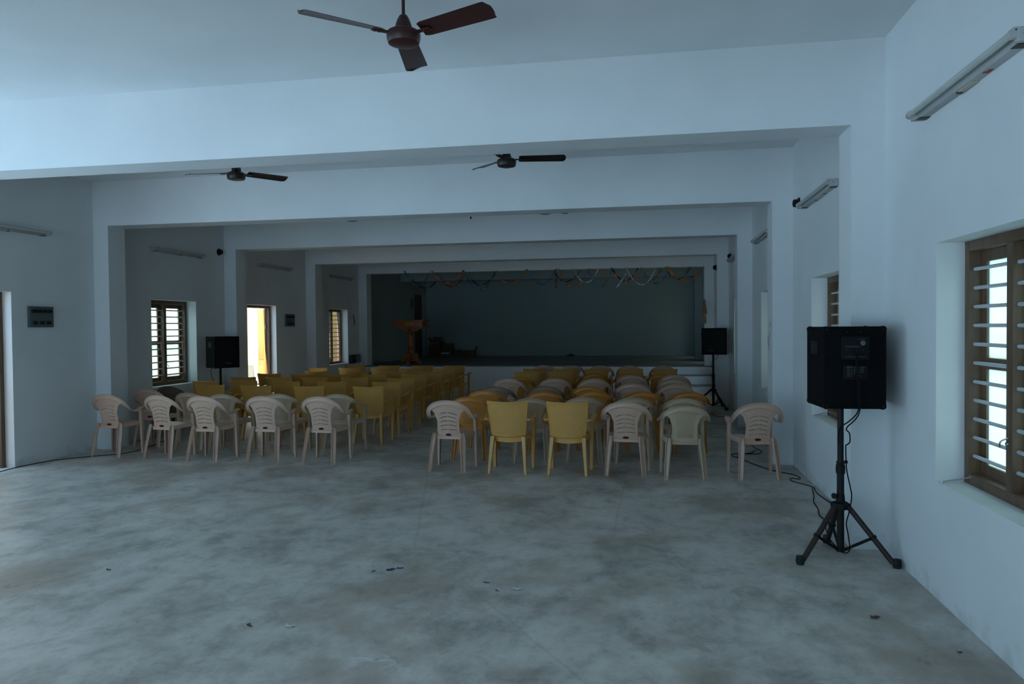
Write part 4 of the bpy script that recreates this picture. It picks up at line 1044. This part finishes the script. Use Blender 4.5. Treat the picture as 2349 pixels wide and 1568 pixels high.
scrap(1.506, 3.841, 0.012, 0.007, 0.3, 'dryleaf', 'tiny dry leaf close to the right wall, nearest the camera', 'leaf', 'dry_leaf', 0.010, 12)
scrap(1.50, 4.62, 0.010, 0.006, 0.6, 'paper', 'white plaster chip near the foot of the right wall', 'chip', 'plaster_chip', 0.010, 13)
m = MB()
random.seed(21)
for pts in ([(-1.30, 3.33), (-1.25, 3.37), (-1.22, 3.34), (-1.26, 3.31)], [(-1.36, 3.27), (-1.32, 3.31), (-1.27, 3.30), (-1.20, 3.33), (-1.17, 3.30), (-1.21, 3.25)],
            [(-1.39, 3.25), (-1.36, 3.28), (-1.34, 3.26), (-1.37, 3.24)], [(-1.28, 3.28), (-1.29, 3.23), (-1.31, 3.19)], [(-1.42, 3.31), (-1.35, 3.33), (-1.28, 3.32)]):
    m.tube(catmull([(x, y, 0.0012) for x, y in pts], 6), 0.0022, 5)
tag(m.build('chalk_scrawl', 'chalk'), 'white chalky scribble on the floor in the foreground', 'scribble')

# ------------------------------------------------------------------ camera
f_px, yaw, pitch, roll = 1677.7175, -0.1772, -0.0210, 0.0091
import_cam = None
cam = bpy.data.cameras.new('camera'); co = bpy.data.objects.new('camera', cam); COL.objects.link(co)
right = V((math.cos(yaw), -math.sin(yaw), 0)); hf = V((math.sin(yaw), math.cos(yaw), 0)); zz = V((0, 0, 1))
fwd = hf * math.cos(pitch) + zz * math.sin(pitch); up = zz * math.cos(pitch) - hf * math.sin(pitch)
r2 = right * math.cos(roll) - up * math.sin(roll); u2 = right * math.sin(roll) + up * math.cos(roll)
mt = Matrix((r2, u2, -fwd)).transposed().to_4x4(); mt.translation = V((0, 0, 1.6))
co.matrix_world = mt
cam.sensor_fit = 'HORIZONTAL'; cam.sensor_width = 36; cam.lens = f_px * 36 / 2349
cam.clip_start = 0.05; cam.clip_end = 300
S.camera = co

# ------------------------------------------------------------------ daylight
w = bpy.data.worlds.new('sky'); S.world = w; w.use_nodes = True
N, L = w.node_tree.nodes, w.node_tree.links
bg = N['Background']; tc = N.new('ShaderNodeTexCoord'); sx = N.new('ShaderNodeVectorMath'); sx.operation = 'DOT_PRODUCT'; sx.inputs[1].default_value = (0.42, 0.9, 0.0)
L.new(tc.outputs['Generated'], sx.inputs[0])
# bright hazy sky over the far side yards, bluer open sky behind the photographer
mr = N.new('ShaderNodeMapRange'); mr.inputs['From Min'].default_value = -0.35; mr.inputs['From Max'].default_value = 0.55
L.new(sx.outputs['Value'], mr.inputs['Value'])
rp = ramp(N, [(0.0, (0.42, 0.73, 1.0)), (0.45, (0.60, 0.86, 1.0)), (0.75, (0.88, 0.98, 0.98)), (1.0, (0.95, 1.0, 0.90))])
L.new(mr.outputs['Result'], rp.inputs['Fac'])
L.new(rp.outputs['Color'], bg.inputs['Color'])
bg.inputs['Strength'].default_value = 2.7
sun = bpy.data.lights.new('sun', 'SUN'); sun.energy = 22.0; sun.angle = math.radians(0.6); sun.color = (0.96, 0.98, 1.0)
so = bpy.data.objects.new('sun', sun); COL.objects.link(so)
so.rotation_euler = V((0.06, 0.55, -0.83)).to_track_quat('-Z', 'Y').to_euler()
def portal(x, y, z, rot, sx_, sy_):
    li = bpy.data.lights.new('daylight_portal', 'AREA'); li.shape = 'RECTANGLE'; li.size = sx_; li.size_y = sy_
    li.cycles.is_portal = True
    o = bpy.data.objects.new('daylight_portal', li); COL.objects.link(o); o.location = (x, y, z); o.rotation_euler = rot
# area lights shine along -Z: turn them to look into the hall
for a, b, z0, z1 in R_HOLES: portal(XR + WT + 0.01, (a + b) / 2, (z0 + z1) / 2, (0, PI / 2, 0), z1 - z0, b - a)
for a, b, z0, z1 in L_HOLES:
    if a < 20: portal(XL - WT - 0.01, (a + b) / 2, (z0 + z1) / 2, (0, -PI / 2, 0), z1 - z0, b - a)
portal((FR[0] + FR[1]) / 2, YF - WT - 0.01, FR[2] / 2, (PI / 2, 0, 0), FR[1] - FR[0], FR[2])

S.view_settings.view_transform = 'Standard'; S.view_settings.look = 'None'
S.view_settings.gamma = 1.0; S.view_settings.exposure = 0.0; S.view_settings.use_curve_mapping = False
